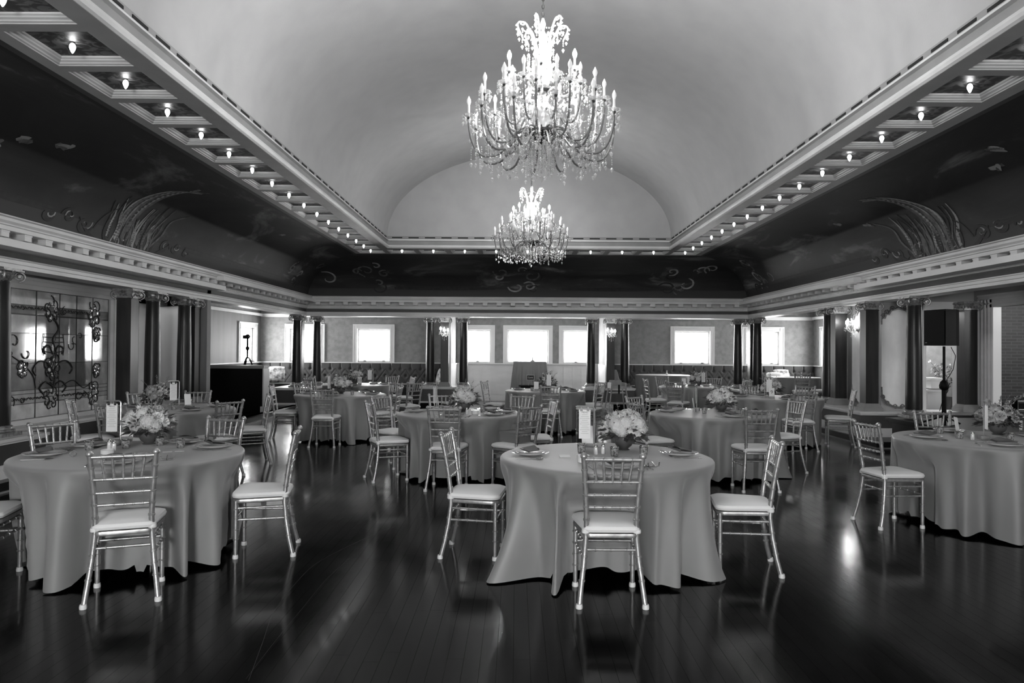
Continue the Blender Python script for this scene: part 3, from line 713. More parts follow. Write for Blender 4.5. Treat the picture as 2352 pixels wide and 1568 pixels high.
# ---------------------------------------------------------------- stained glass and doors
def smooth2(pts, k=6):
    n = len(pts); P = []
    for i in range(n-1):
        p0 = pts[max(i-1, 0)]; p1 = pts[i]; p2 = pts[i+1]; p3 = pts[min(i+2, n-1)]
        for q in range(k):
            t = q/k; P.append(tuple(.5*((2*b)+(-a+c)*t+(2*a-5*b+4*c-d)*t*t+(-a+3*b-3*c+d)*t**3) for a, b, c, d in zip(p0, p1, p2, p3)))
    return P+[pts[-1]]
def stained():
    X = -6.46; t = thing('stained_glass_window', 'large leaded stained glass window with scrolls on the left wall', 'stained glass', (X, 9.96, 1.45))
    y0, y1, z0, z1 = -1.34, 1.34, -.85, .85
    ys = [-1.34, -.86, -.36, .13, .52, .92, 1.34]; zs = [z0, z0+.2, z0+.38, -.12, .28, .52, z1-.2, z1]
    shade = {0: 0, 6: 0, 1: 4, 5: 3}
    rnd = random.Random(2)
    for j in range(7):
        for i in range(6):
            g = shade.get(j, rnd.choice((1, 3, 4, 3, 1, 5)))
            if i == 0 and j in (2, 3): g = 2
            if i in (0,) and j not in (0, 6): g = 3
            if i == 5 and j in (2, 3, 4): g = 2
            yb = (ys[i+1]+ys[i])/2
            MB().box(-.004, .004, ys[i]+.004, ys[i+1]-.004, zs[j]+.004, zs[j+1]-.004).build('glass_pane', 'glass%d' % g, t)
    b = MB()
    for y in ys: b.box(-.008, .01, y-.007, y+.007, z0, z1)
    for j, z in enumerate(zs):
        b.box(-.008, .009, y0, y1, z-.004, z+.004)
    for z in (z0+.27, z0+.33, z1-.26, z1-.32): b.box(-.004, .008, y0, y1, z-.004, z+.004)
    b.build('lead_grid', 'lead', t)
    def lead(pts, r=.008, nm='lead_scroll', sm=True):
        if len(pts) < 9: pts = smooth2(pts)
        MB().tube([(.012, p[0], p[1]) for p in pts], r, 6).build(nm, 'lead', t, True)
    def spi(cy_, cz, r, tr, ph, d=1, n=14): return [(cy_+r*(1-.75*i/n)*cos(ph+d*2*pi*tr*i/n), cz+r*(1-.75*i/n)*sin(ph+d*2*pi*tr*i/n)) for i in range(n+1)]
    def knot(cy_, cz, s, seed):
        rn = random.Random(seed)
        for q in range(7):
            a = rn.uniform(0, 6.28)
            lead(spi(cy_+s*.6*cos(q*.9), cz+s*.75*sin(q*.9), s*rn.uniform(.35, .6), rn.uniform(.7, 1.2), a, rn.choice((-1, 1))), .008)
        for q in range(6):
            aa = q*1.05+.3
            MB().lathe([(.002, -.006), (.028, -.003), (.03, .003), (.002, .006)], 10, Matrix.Translation((.012, cy_+s*.5*cos(aa), cz+s*.6*sin(aa))) @ Matrix.Rotation(pi/2, 4, 'Y')).build('glass_jewel', 'glass%d' % rn.choice((0, 2, 5)), t, True)
    for (a, c, s) in ((-.98, .62, .13), (-.05, .60, .16), (.95, .60, .18), (-.98, -.62, .14), (-.05, -.60, .16), (.95, -.60, .16), (.0, -.18, .17), (1.03, .3, .1), (1.03, -.25, .1), (-.62, -.2, .11)):
        knot(a, c, s, int((a+3)*100))
    rg = random.Random(77)
    for q in range(16):
        y_, z_ = rg.uniform(-1.2, 1.2), rg.choice((-.6, .6, rg.uniform(-.45, .3)))
        lead(spi(y_, z_, rg.uniform(.04, .1), rg.uniform(.5, 1.), rg.uniform(0, 6), rg.choice((-1, 1))), .006)
    for s in (-1, 1):
        for q in range(5): lead([(s*(.2+.13*q), .60), (s*(.24+.13*q), .63), (s*(.28+.13*q), .60), (s*(.33+.13*q), .63)], .005); lead([(s*(.2+.13*q), -.60), (s*(.24+.13*q), -.57), (s*(.28+.13*q), -.60), (s*(.33+.13*q), -.57)], .005)
    # central branch, rising figure and spreading scrolls
    lead([(-.02, -.55), (.03, -.35), (-.03, -.2), (.05, 0.), (-.02, .2), (.1, .35), (.0, .5)], .014)
    for s in (-1, 1):
        lead([(0, -.25), (s*.12, -.12), (s*.3, -.1), (s*.42, -.2), (s*.36, -.28)], .012)
        lead([(0, -.45), (s*.16, -.38), (s*.28, -.46), (s*.2, -.54)], .012)
        lead([(s*.02, .0), (s*.1, .12), (s*.2, .08), (s*.18, .0)], .010)
        for q in range(4): lead([(s*.03, .02+.07*q), (s*.2, .04+.065*q)], .006)
        lead([(s*.21, -.02), (s*.23, .12), (s*.2, .28)], .006)
    lead([(-.86, .0), (-.62, -.12), (-.42, -.28), (-.36, -.45)], .007); lead([(.2, -.45), (.45, -.38), (.7, -.5), (.92, -.42)], .007)
    for q in range(5):
        a = .2+q*.42
        MB().lathe([(.002, -.004), (.05, -.002), (.05, .002), (.002, .004)], 8, Matrix.Translation((.012, .02*(-1)**q, -.3+q*.13)) @ Matrix.Rotation(pi/2, 4, 'Y') @ Matrix.Scale(.5, 4, (0, 1, 0))).build('glass_petal', 'glass%d' % (0 if q % 2 else 5), t, True)
    return t
stained()
cs = struct(inst('trim_5', None), 'moulded cream casing round the stained glass')
for p, q, r, s in ((8.5, 8.62, .58, 2.42), (11.30, 11.56, .58, 2.42), (8.5, 11.56, 2.30, 2.46), (8.5, 11.56, .54, .60)):
    MB().box(-6.42, -6.37, p, q, r, s).build('casing', 'offwhite', cs)
for p, q, r, s in ((11.32, 11.36, .6, 2.34), (11.42, 11.45, .6, 2.38), (11.50, 11.54, .6, 2.42), (8.6, 11.5, 2.36, 2.39), (8.6, 11.5, 2.42, 2.44)):
    MB().box(-6.37, -6.35, p, q, r, s).build('bead', 'offwhite', cs)
# left doorway with its half open panelled door
d = struct(inst('door_1', None), 'cream doorway with hinged panelled door on the left wall')
for p, q, r, s in ((12.08, 12.32, .5, 2.42), (13.05, 13.34, .5, 2.42), (12.08, 13.34, 2.30, 2.44)): MB().box(-6.44, -6.38, p, q, r, s).build('casing', 'white', d)
MB().box(-.02, .02, -.62, 0, .52, 2.29).build('leaf', 'white', d, loc=(-6.55, 13.0, 0), rot=(0, 0, radians(62)))
for z0, z1, m in ((.66, 1.25, 'offwhite'), (1.36, 2.15, 'frieze')): MB().box(.02, .028, -.52, -.1, z0, z1).build('door_panel', m, d, loc=(-6.55, 13.0, 0), rot=(0, 0, radians(62)))
for z in (.8, 1.4, 2.05): MB().box(-.012, .035, -.02, .03, z-.07, z+.07).build('hinge', 'black', d, loc=(-6.53, 13.0, 0))
struct(MB().box(-7.8, -7.7, 11.2, 13.2, 0, 2.6).box(-7.8, -6.6, 11.2, 11.3, 0, 2.6).box(-7.8, -6.6, 11.2, 13.2, 0, .5).build('wall_left_closet', 'wallpaper'))
# narrow doorway at right
d = struct(inst('door_2', None), 'narrow cream doorway behind the loudspeaker')
for p, q, r, s in ((7.03, 7.15, .5, 2.43), (7.76, 7.88, .5, 2.43), (7.03, 7.88, 2.31, 2.45)): MB().box(p, q, 12.64, 12.70, r, s).build('casing', 'white', d)
for p, q in ((7.045, 7.06), (7.085, 7.10), (7.12, 7.135)): MB().box(p, q, 12.625, 12.64, .5, 2.40).build('bead', 'white', d)
MB().box(7.12, 7.20, 12.68, 12.9, .5, 2.31).build('jamb', 'white', d); MB().box(7.15, 7.76, 12.66, 12.9, .46, .54).build('threshold', 'white', d)
# wide doorway at right
d = struct(inst('door_3', None), 'wide cream doorway to the brick room at the right edge')
for p, q, r, s in ((12.14, 12.5, .5, 2.5), (9.1, 9.4, .5, 2.5), (9.1, 12.5, 2.33, 2.55)): MB().box(7.99, 8.05, p, q, r, s).build('casing', 'offwhite', d)
for p, q in ((12.46, 12.49), (12.37, 12.40), (12.28, 12.31), (12.19, 12.22)): MB().box(7.965, 7.99, p, q, .5, 2.48).build('bead', 'offwhite', d)
for r, s in ((2.38, 2.41), (2.46, 2.49), (2.52, 2.55)): MB().box(7.965, 7.99, 9.1, 12.49, r, s).build('bead', 'offwhite', d)
MB().box(8.0, 8.14, 12.12, 12.15, .5, 2.33).box(8.0, 8.14, 9.39, 9.42, .5, 2.33).build('jamb', 'white', d)
# rooms behind them
struct(MB().box(6.55, 8.75, 14.5, 14.6, .4, 2.8).build('wall_store_back', 'wallpaper'))
struct(MB().box(6.6, 8.75, 12.85, 14.5, .38, .46).build('floor_store', 'plank_far'))
struct(MB().box(8.75, 8.85, 12.86, 14.6, .3, 2.8).build('wall_store_right', 'wallpaper'))
struct(MB().box(8.12, 11.5, 12.55, 12.69, .3, 2.9).build('wall_brick', 'brick'), 'dark glazed brick wall seen through the wide doorway')
struct(MB().box(8.12, 11.5, 8, 12.55, .40, .48).build('floor_brick_room', 'plank_far')); struct(MB().box(8.12, 11.5, 8, 12.7, 2.8, 2.9).build('ceiling_brick_room', 'offwhite'))
struct(MB().box(11.5, 11.6, 8, 12.7, .3, 2.9).box(8.12, 11.5, 7.9, 8, .3, 2.9).build('wall_brick_room', 'wallpaper'))
def lamp(x, y, z, p, size=.3, name='room_lamp'):
    l = bpy.data.lights.new(name, 'POINT'); l.energy = p; l.shadow_soft_size = size
    o = bpy.data.objects.new(name+'_light', l); COL.objects.link(o); o.location = (x, y, z); return o
lamp(7.6, 13.7, 2.45, P_ROOM*.20, .15); lamp(-7.3, 12.5, 2.4, P_ROOM*.015, .1); lamp(10.2, 9.4, 2.45, P_ROOM*.22, .2)  # middle one, in the left closet, is added to brighten the door jambs
MB().box(8.14, 10.8, 11.95, 12.5, .48, .585).box(8.13, 10.82, 11.92, 12.5, .585, .605).build('bench', 'plinth')
tag(bpy.data.objects['bench'], 'low dark bench along the brick wall', 'bench')
# painted wall panels
def scroll_panel(name, label, loc, rz, w, h):
    t = thing(name, label, 'painted panel', loc, rz)
    # outline with scalloped head and foot
    top = [(-.5, .38), (-.46, .42), (-.38, .42), (-.34, .46), (-.26, .46), (-.2, .5), (0, .52)]
    L = [(-.5, -.38), (-.5, .38)]; pts = [(x*w, z*h) for x, z in [(-.5, -.36)]+top]
    pts += [(-x, z) for x, z in pts[::-1][1:]]
    bot = [(.5, -.36), (.44, -.42), (.36, -.44), (.28, -.47), (.14, -.5), (0, -.505)]
    bp = [(x*w, z*h) for x, z in bot[1:]]; pts += bp+[(-x, z) for x, z in bp[::-1][1:]]
    n = len(pts); b = MB(); b.add([(x, -.006, z) for x, z in pts]+[(x, 0, z) for x, z in pts], [tuple(range(n)), tuple(range(n, 2*n))[::-1]]+[(i, (i+1) % n, (i+1) % n+n, i+n) for i in range(n)])
    b.build('field', 'panelpaint', t)
    def sc(pp, r): MB().tube([(x*w, -.009, z*h) for x, z in pp], r, 5, Matrix.Scale(1, 4)).build('scroll', 'scroll', t, True)
    for s in (-1, 1):
        sc([(s*.5, .36), (s*.5, .42), (s*.42, .44), (s*.4, .48), (s*.3, .48), (s*.24, .52), (s*.1, .53), (0, .55)], .012)
        sc([(s*.5, -.3), (s*.49, -.38), (s*.42, -.44), (s*.3, -.485), (s*.12, -.51), (0, -.52)], .014)
        for (cx, cz) in ((.45, .45), (.34, .49), (.18, .53), (.46, -.41), (.33, -.475), (.1, -.51)):
            sc([(s*(cx+.07*(1-i/12)*cos(i*.8)), cz+.03*(1-i/12)*sin(i*.8)) for i in range(12)], .010)
    return t
scroll_panel('painted_panel', 'pale painted wall panel with scroll border facing the hall', (6.72, 12.69, 1.45), 0, .60, 1.66)
scroll_panel('painted_panel', 'pale painted wall panel behind the right wall sconce', (6.408, 13.28, 1.45), pi/2*-1, .96, 1.7)

# ---------------------------------------------------------------- chandeliers
def chandelier():
    t = thing('crystal_chandelier', 'large crystal chandelier hanging nearest the camera', 'chandelier', (.235, 7.0, 0))
    # chain
    b = MB(); z = 4.80; k = 0
    while z < 6.12:
        b.tube([(.011*cos(a)*(1 if k % 2 else 0), .011*cos(a)*(0 if k % 2 else 1), z+.024*sin(a)) for a in [2*pi*i/10 for i in range(10)]], .0045, 5, None, True); z += .038; k += 1
    b.build('chain', 'chainmetal', t, True)
    MB().lathe([(.01, 6.08), (.07, 6.1), (.075, 6.14)], 16).build('ceiling_rose', 'chainmetal', t, True)
    # glass stem: vase, balusters, hub plate
    MB().lathe([(.012, 4.80), (.03, 4.74), (.015, 4.68), (.05, 4.6), (.02, 4.52), (.018, 4.45), (.075, 4.40), (.10, 4.30), (.085, 4.2), (.05, 4.12), (.03, 4.05), (.06, 4.0), (.11, 3.92), (.12, 3.84), (.08, 3.76), (.05, 3.7)], 16).build('glass_stem', 'crystal', t, True)
    MB().lathe([(.02, 3.72), (.15, 3.69), (.16, 3.66), (.12, 3.62), (.05, 3.6), (.02, 3.56)], 20).build('hub', 'brassdark', t, True)
    MB().lathe([(.02, 4.14), (.09, 4.12), (.09, 4.09), (.02, 4.07)], 16).build('upper_hub', 'brassdark', t, True)
    candle = MB().lathe([(.012, .0), (.012, .105), (.0125, .11)], 8).mesh('candle_sleeve', 'wax', True)
    bulbp = [(.010, .108), (.014, .12), (.021, .142), (.019, .162), (.010, .182), (.003, .198)]
    bulb0 = MB().lathe(bulbp, 10).mesh('bulb', 'bulb_off', True); bulb1 = MB().lathe(bulbp, 10).mesh('bulb', 'bulb_lit', True)
    cup = MB().lathe([(.008, -.03), (.016, -.018), (.014, -.008), (.02, -.004)], 8).mesh('cup', 'brassdark', True)
    pan = MB().lathe([(.012, -.006), (.03, -.004), (.052, .008), (.06, .02), (.056, .018), (.03, .002), (.014, .0)], 14, cap=False).mesh('drip_pan', 'crystal', True)
    rnd = random.Random(11); drops = MB()
    def strand(x, y, z, n, s=.009, last=.026):
        for i in range(n): drops.octa((x, y, z-i*s*2.1), s*.7, s, s)
        zz = z-n*s*2.1; drops.octa((x, y, zz-last*.7), last*.5, last, last*.55)
    def tier(n, r, zp, zh, dip, ph, lit, rh=.08, hang=True):
        path = []
        for i in range(19):
            u = i/18; rr = rh+(r-rh)*(1-(1-u)**1.9)
            zz = zh+(zp-.03-zh)*u**3.6-dip*1.15*abs(sin(pi*u))**1.1+.07*sin(pi*min(1, u*3.2))*(u < .32)
            path.append((rr, 0, zz))
        path.append((r, 0, zp-.02))
        am = MB().tube(path, [.011]*len(path), 7).mesh('arm', 'crystal' if lit else 'arm_glass', True)
        for k in range(n):
            a = ph+2*pi*k/n
            o = inst('arm', am, t, None, (0, 0, a))
            inst('cup', cup, o, (r, 0, zp)); inst('drip_pan', pan, o, (r, 0, zp)); inst('candle_sleeve', candle, o, (r, 0, zp)); inst('bulb', bulb1 if lit else bulb0, o, (r, 0, zp))
            cx, cy_ = r*cos(a), r*sin(a)
            if hang:
                for q in range(9):
                    aa = 2*pi*q/9; strand(cx+.058*cos(aa), cy_+.058*sin(aa), zp+.006, 1+(q % 3), .009, .030)
                for (f, nn) in ((.2, 1), (.3, 2), (.4, 1), (.5, 3), (.6, 1), (.7, 2), (.8, 1), (.9, 3)):
                    p = path[int(f*18)]; strand(p[0]*cos(a), p[0]*sin(a), p[2]-.012, nn, .009, .024)
            # swag of beads to the next arm
            a2 = ph+2*pi*(k+1)/n
            for q in range(1, 12):
                u = q/12; x = cx*(1-u)+r*cos(a2)*u; yv = cy_*(1-u)+r*sin(a2)*u
                drops.octa((x, yv, zp-.005-.07*4*u*(1-u)), .0065, .008, .008)
    tier(12, .72, 3.80, 3.64, .20, .13, False)
    tier(12, .60, 3.98, 3.70, .16, .13+pi/12, False)
    tier(8, .40, 4.10, 3.86, .12, .3, False)
    tier(6, .36, 4.22, 4.06, .07, .45, True, .06, True)
    # crown of curled glass scrolls
    for k in range(6):
        a = k*pi/3+.2; pts = []
        for i in range(22):
            u = i/21
            if u < .55: w = u/.55; r = .07+.10*w**2; z = 4.40+.34*w
            else: w = (u-.55)/.45; r = .17+.06*sin(w*pi*1.05)+.045*w; z = 4.74+.035*sin(w*pi)-.14*w**1.5
            pts.append((r*cos(a), r*sin(a), z))
        MB().tube(pts, [.012-.004*i/21 for i in range(22)], 7).build('crown_scroll', 'crystal', t, True)
        ex = pts[-1]
        strand(ex[0], ex[1], ex[2]-.01, 3, .010, .03)
        for q in range(14):
            u = q/14; p = pts[int(u*21)]; drops.octa((p[0]*1.06, p[1]*1.06, p[2]-.02), .011, .014, .014)
            if q % 2: strand(p[0], p[1], p[2]-.03, 1+q % 3, .009, .026)
        for q in range(10):
            u = q/9; a2 = a+u*pi/3; drops.octa((.2*cos(a2), .2*sin(a2), 4.68-.06*4*u*(1-u)), .008, .01, .01)
            drops.octa((.085*cos(a2), .085*sin(a2), 4.45-.0*u), .012, .02, .02)
        # long pendants under the crown
        for q in range(3): strand(.15*cos(a+q*.33), .15*sin(a+q*.33), 4.42-q*.03, 4, .011, .034)
    # tent of strands round the hub, fringe below
    for k in range(72):
        a = 2*pi*k/72; r = (.12, .22, .33)[k % 3]; strand(r*cos(a), r*sin(a), 3.62-(.0, .03, .02)[k % 3]+rnd.uniform(-.02, .02), (13, 9, 6)[k % 3]-rnd.randint(0, 2), .0105, .026)
    for k in range(84):
        a = 2*pi*k/84+.07; r = (.42, .52, .60, .68)[k % 4]+rnd.uniform(-.02, .02); strand(r*cos(a), r*sin(a), 3.50+rnd.uniform(-.03, .03), 3+rnd.randint(0, 3), .0105, .036)
    for k in range(150):
        a = rnd.uniform(0, 6.28); r = rnd.uniform(.12, .66); strand(r*cos(a), r*sin(a), rnd.uniform(3.62, 4.0-.2*r), 2+rnd.randint(0, 2), .011, .034)
    strand(0, 0, 3.54, 11, .012, .045)
    o = drops.build('crystal_drops', 'crystal', t); o['kind'] = 'stuff'
    return t
def armglass():
    m = M['crystal'].copy(); m.name = 'smoked_glass_arm'
    for n in m.node_tree.nodes:
        if n.type == 'MIX_SHADER': n.inputs[0].default_value = .9
        if n.type == 'BSDF_PRINCIPLED': n.inputs['Base Color'].default_value = (.22, .22, .22, 1); n.inputs['Roughness'].default_value = .2
    return m
M['arm_glass'] = armglass()
ch1 = chandelier()
ch2 = Proto(ch1); ch2.used = True; ch2 = ch2.copy(); ch2.location = (.27, 14.2, 0); ch2.rotation_euler = (0, 0, .4)
ch2['label'] = 'crystal chandelier hanging farther back, smaller in view'
ch2lit = M['bulb_lit'].copy(); ch2lit.name = 'lit_bulb_dimmer'; bsdf(ch2lit).inputs['Emission Strength'].default_value = E_LIT*.45
dim = {}
for a_ in kids(ch2):
    for o_ in kids(a_):
        if o_.type == 'MESH' and o_.data.materials and o_.data.materials[0] == M['bulb_lit']:
            if not dim: dim['m'] = o_.data.copy(); dim['m'].materials[0] = ch2lit
            o_.data = dim['m']
ch1['group'] = ch2['group'] = 'crystal chandeliers under the vault'

# ---------------------------------------------------------------- sconces
def sconce(x, y, z, rz, label):
    t = thing('crystal_sconce', label, 'wall sconce', (x, y, z), rz, 'crystal wall sconces')   # projects along -y
    MB().lathe([(.02, 0), (.05, .004), (.055, .02), (.035, .04), (.012, .05)], 18, Matrix.Rotation(pi/2, 4, 'X')).build('back_plate', 'gilt', t, True)
    dr = MB()
    def strand(x, y, z, n, s=.008, last=.022):
        for i in range(n): dr.octa((x, y, z-i*s*2), s*.62, s, s)
        dr.octa((x, y, z-n*s*2-last*.7), last*.42, last, last*.5)
    for k, (dx, dy, dz) in enumerate(((-.10, -.15, .04), (0, -.22, .0), (.10, -.15, .0), (.0, -.13, .12))):
        pts = [(dx*u, -.04+(dy+.04)*u, -.0-.07*sin(pi*u)+dz*u*u) for u in [i/9 for i in range(10)]]
        a = MB().tube(pts, .007, 6).build('arm', 'crystal', t, True)
        MB().lathe([(.01, 0), (.035, .006), (.042, .016)], 12, Matrix.Translation(pts[-1]), cap=False).build('drip_pan', 'crystal', a, True)
        MB().lathe([(.010, 0), (.010, .07)], 8, Matrix.Translation(pts[-1])).build('candle_sleeve', 'wax', a, True)
        if k < 3: MB().lathe([(.010, .07), (.017, .09), (.02, .11), (.012, .135), (.003, .155)], 10, Matrix.Translation(pts[-1])).build('bulb', 'bulb_sconce', a, True)
        for q in range(6): strand(pts[-1][0]+.04*cos(q*1.05), pts[-1][1]+.04*sin(q*1.05), pts[-1][2]+.004, 1+q % 2)
        strand(pts[5][0], pts[5][1], pts[5][2]-.01, 3)
    strand(0, -.12, -.07, 4, .009, .03)
    o = dr.build('crystal_drops', 'crystal', t); o['kind'] = 'stuff'
sconce(-1.97, 19.60, 1.98, 0, 'lit crystal sconce on the left back pilaster')
sconce(2.56, 19.60, 1.98, 0, 'lit crystal sconce on the right back pilaster')
sconce(6.398, 13.5, 2.0, -pi/2, 'lit crystal sconce on the right wall panel')

# ---------------------------------------------------------------- banquette benches and pillows
def banquette(name, label, x0, x1, side=None):
    t = thing(name, label, 'bench')
    L = x1-x0; n = max(1, round(L/.30)); w = L/n
    def fn(u, v):
        x = x0+L*u; z = .50+.62*v
        c = (x-x0)/w; fx = abs(c-round(c)); q = abs(((c+.5) % 1)-.5)
        but = 0
        for zz, sh in ((.95, 0.), (.74, .5)):
            dx = ((c-sh+.5) % 1)-.5; d2 = (dx*w)**2+(z-zz)**2; but += math.exp(-d2/.0012)
        seam = math.exp(-(min(fx, 1)*w)**2/.0002) if z > .93 else 0
        dia = abs(((c+(z-.74)/.42) % 1)-.5)-.5; dib = abs(((c-(z-.74)/.42) % 1)-.5)-.5
        crease = (math.exp(-(dia*w)**2/.0002)+math.exp(-(dib*w)**2/.0002)) if z <= .95 else 0
        return (x, YW-.03-.13+.075*but+.05*seam+.016*crease, z)
    MB().grid(fn, n*16, 34).build('tufted_back', 'tuft', t, True)
    MB().box(x0, x1, YW-.10, YW-.02, .14, 1.125).build('back_board', 'tuft', t)
    k = max(1, int(L/1.3)); s = L/k
    for i in range(k):
        o = MB().box(x0+i*s+.006, x0+(i+1)*s-.006, YW-.66, YW-.12, .40, .51).build('seat_cushion', 'tuft', t)
    MB().box(x0, x1, YW-.62, YW-.1, .11, .40).build('plinth', 'stepdark', t)
banquette('tufted_banquette', 'long dark tufted bench along the back wall, left alcove', XL+.05, -2.0)
banquette('tufted_banquette', 'long dark tufted bench along the back wall, right alcove', 2.64, XR-.05)
def pillow(x, y, z, s, rx, rz, m, label):
    def fn(u, v):
        a = 2*u-1; b = 2*v-1; e = (1-a**4)*(1-b**4)
        return a*s/2*(1-.06*b*b), .0, b*s/2*(1-.06*a*a), e
    b = MB()
    for sg in (-1, 1):
        def g(u, v, sg=sg): x, y, z, e = fn(u, v); return (x, sg*.075*max(e, 0)**.6, z)
        b.grid(g, 12, 12)
    o = b.build('throw_pillow', m, None, True, (x, y, z), (rx, 0, rz)); tag(o, label, 'pillow')
pillow(-7.15, 21.3, .78, .52, -.35, .3, 'pillow', 'large patterned pillow on the bench behind the dark counter')
pillow(-7.62, 21.3, .75, .5, -.3, 1.0, 'pillow_white', 'pale pillow leaning on the bench end, left alcove')
pillow(-2.2, 21.35, .76, .5, -.3, -.75, 'pillow', 'patterned pillow leaning on the left bay partition')
pillow(2.86, 21.35, .76, .5, -.3, .7, 'tuft', 'dark pillow leaning on the right bay partition')
pillow(7.9, 21.45, .80, .5, -.35, .1, 'pillow', 'patterned pillow on the bench, right alcove')
pillow(7.6, 21.2, .74, .48, -.5, -.2, 'pillow_white', 'white pillow in front of the patterned one, right alcove')

# ---------------------------------------------------------------- chiavari chair
def bamboo(p0, p1, r, rings, n=9, bend=None):
    """turned bamboo rod between two points with raised double rings at the given fractions"""
    P0, P1 = Vector(p0), Vector(p1); L = (P1-P0).length; st = [(0, r)]
    for t in rings:
        for d, k in ((-.011, 1.), (-.008, 1.38), (-.002, 1.38), (0, 1.08), (.002, 1.38), (.008, 1.38), (.011, 1.)): st.append((t+d*(.45/L if L > .3 else .16/L*1.6), r*k))
    st.append((1, r)); st.sort()
    pts = []; rad = []
    for t, rr in st:
        p = P0.lerp(P1, t)
        if bend: p = p+Vector(bend)*(4*t*(1-t))
        pts.append(p); rad.append(rr)
    return pts, rad
def chair():
    t = thing('chiavari_chair', '', 'chair')      # faces +y, origin under the seat centre
    def rod(name, *a, **k):
        pts, rad = bamboo(*a, **k); return MB().tube(pts, rad, 9).mesh(name, 'silver', 50)
    # rear posts: splayed foot, waist at seat, lean back
    def post(s):
        key = [(.200, -.235, .0), (.186, -.205, .12), (.168, -.18, .26), (.156, -.165, .40), (.152, -.17, .50), (.158, -.19, .65), (.169, -.215, .80), (.179, -.245, .935)]
        def at(z):
            for a, b in zip(key, key[1:]):
                if z <= b[2]: w = (z-a[2])/(b[2]-a[2]); return Vector((s*(a[0]+(b[0]-a[0])*w), a[1]+(b[1]-a[1])*w, z))
            return Vector((s*key[-1][0], key[-1][1], z))
        zs = [(z, .0165) for z in (0, .12, .26, .40, .50, .58)]
        for z in (.155, .225, .295, .52, .60, .672, .752, .83):
            for d, k in ((-.007, .0165), (-.0055, .0205), (-.001, .0205), (0, .018), (.001, .0205), (.0055, .0205), (.007, .0165)): zs.append((z+d, k))
        zs += [(.905, .0165), (.908, .021), (.918, .022), (.926, .019), (.934, .011), (.938, .003)]; zs.sort()
        return MB().tube([at(z) for z, r in zs], [r for z, r in zs], 10).mesh('back_post', 'silver', 50)
    for s in (-1, 1): inst('back_post', post(s), t)
    leg = rod('leg', (0, 0, 0), (0, 0, .425), .0150, (.33, .5, .68, .85))
    for s in (-1, 1): inst('leg', leg, t, (s*.188, .175, 0))
    cap = MB().lathe([(.021, 0), (.022, .012), (.019, .028)], 10).mesh('foot_cap', 'wax', True)
    for s in (-1, 1): inst('foot_cap', cap, t, (s*.188, .175, 0)); inst('foot_cap', cap, t, (s*.2, -.235, 0))
    # seat frame and cushion
    def outline(g, y0=-.19, y1=.2):
        pts = []; wb, wf = .165+g, .205+g
        def corner(cx, cy_, r, a0, a1):
            for i in range(6): a = a0+(a1-a0)*i/5; pts.append((cx+r*cos(a), cy_+r*sin(a)))
        corner(wf-.06, y1+g-.06, .06, 0, pi/2); corner(-wf+.06, y1+g-.06, .06, pi/2, pi); corner(-wb+.04, y0-g+.04, .04, pi, 1.5*pi); corner(wb-.04, y0-g+.04, .04, 1.5*pi, 2*pi)
        return pts
    def stack(layers, nm, m):
        v = []; f = []
        for g, z in layers: v += [(x, y, z) for x, y in outline(g)]
        n = len(outline(0))
        for i in range(len(layers)-1):
            for k in range(n): f.append((i*n+k, i*n+(k+1) % n, (i+1)*n+(k+1) % n, (i+1)*n+k))
        f.append(tuple(range(n))[::-1]); f.append(tuple(range((len(layers)-1)*n, len(layers)*n)))
        return MB().add(v, f).build(nm, m, t, 35)
    stack([(-.01, .408), (0, .412), (.003, .425), (0, .436), (-.02, .44)], 'seat', 'silver')
    c = stack([(-.012, .441), (.004, .446), (.01, .462), (.004, .480), (-.02, .492), (-.07, .499), (-.12, .502)], 'cushion', 'cushion')
    for s in (-1, 1):
        MB().lathe([(.024, 0), (.026, .008), (.024, .022)], 10, Matrix.Translation((s*.157, -.168, .438))).build('strap', 'wax', c, True)
    # back rails and spindles
    def yb(z): return -.17-.075*max(0, (z-.5)/.435)
    def hw(z): return .152+.027*max(0, (z-.5)/.435)
    for nm, z, r in (('top_rail', .895, .0125), ('back_rail', .755, .0095), ('back_rail', .672, .0095), ('back_rail', .596, .0095)):
        inst(nm, rod(nm, (-hw(z), yb(z), z), (hw(z), yb(z), z), r, (.17, .335, .5, .665, .83)), t)
    for k in range(5):
        q = (k-2)/2
        inst('spindle', rod('spindle', (q*.098, yb(.755), .755), (q*.118, yb(.895), .893), .0085, (.3, .62)), t)
    # stretchers
    for z in (.385, .30):
        inst('stretcher', rod('stretcher', (-.188, .175, z), (.188, .175, z), .0085, (.25, .5, .75)), t)
        for s in (-1, 1): inst('stretcher', rod('stretcher', (s*.188, .175, z-.015), (s*(.157 if z > .35 else .165), -.165 if z > .35 else -.175, z-.015), .0085, (.2, .4, .6, .8)), t)
    inst('stretcher', rod('stretcher', (-.162, -.170, .335), (.162, -.170, .335), .0085, (.2, .5, .8)), t)
    return t
CH = Proto(chair())
def place_chair(x, y, tx, ty, label, group, jit=0., z=0.):
    c = CH.copy(); c.location = (x, y, z); c.rotation_euler = (0, 0, atan2(ty-y, tx-x)-pi/2+jit); c['label'] = label; c['group'] = group; return c
SIDES = {'near': -90, 'near right': -45, 'right': 0, 'far right': 45, 'far': 90, 'far left': 135, 'left': 180, 'near left': -135}

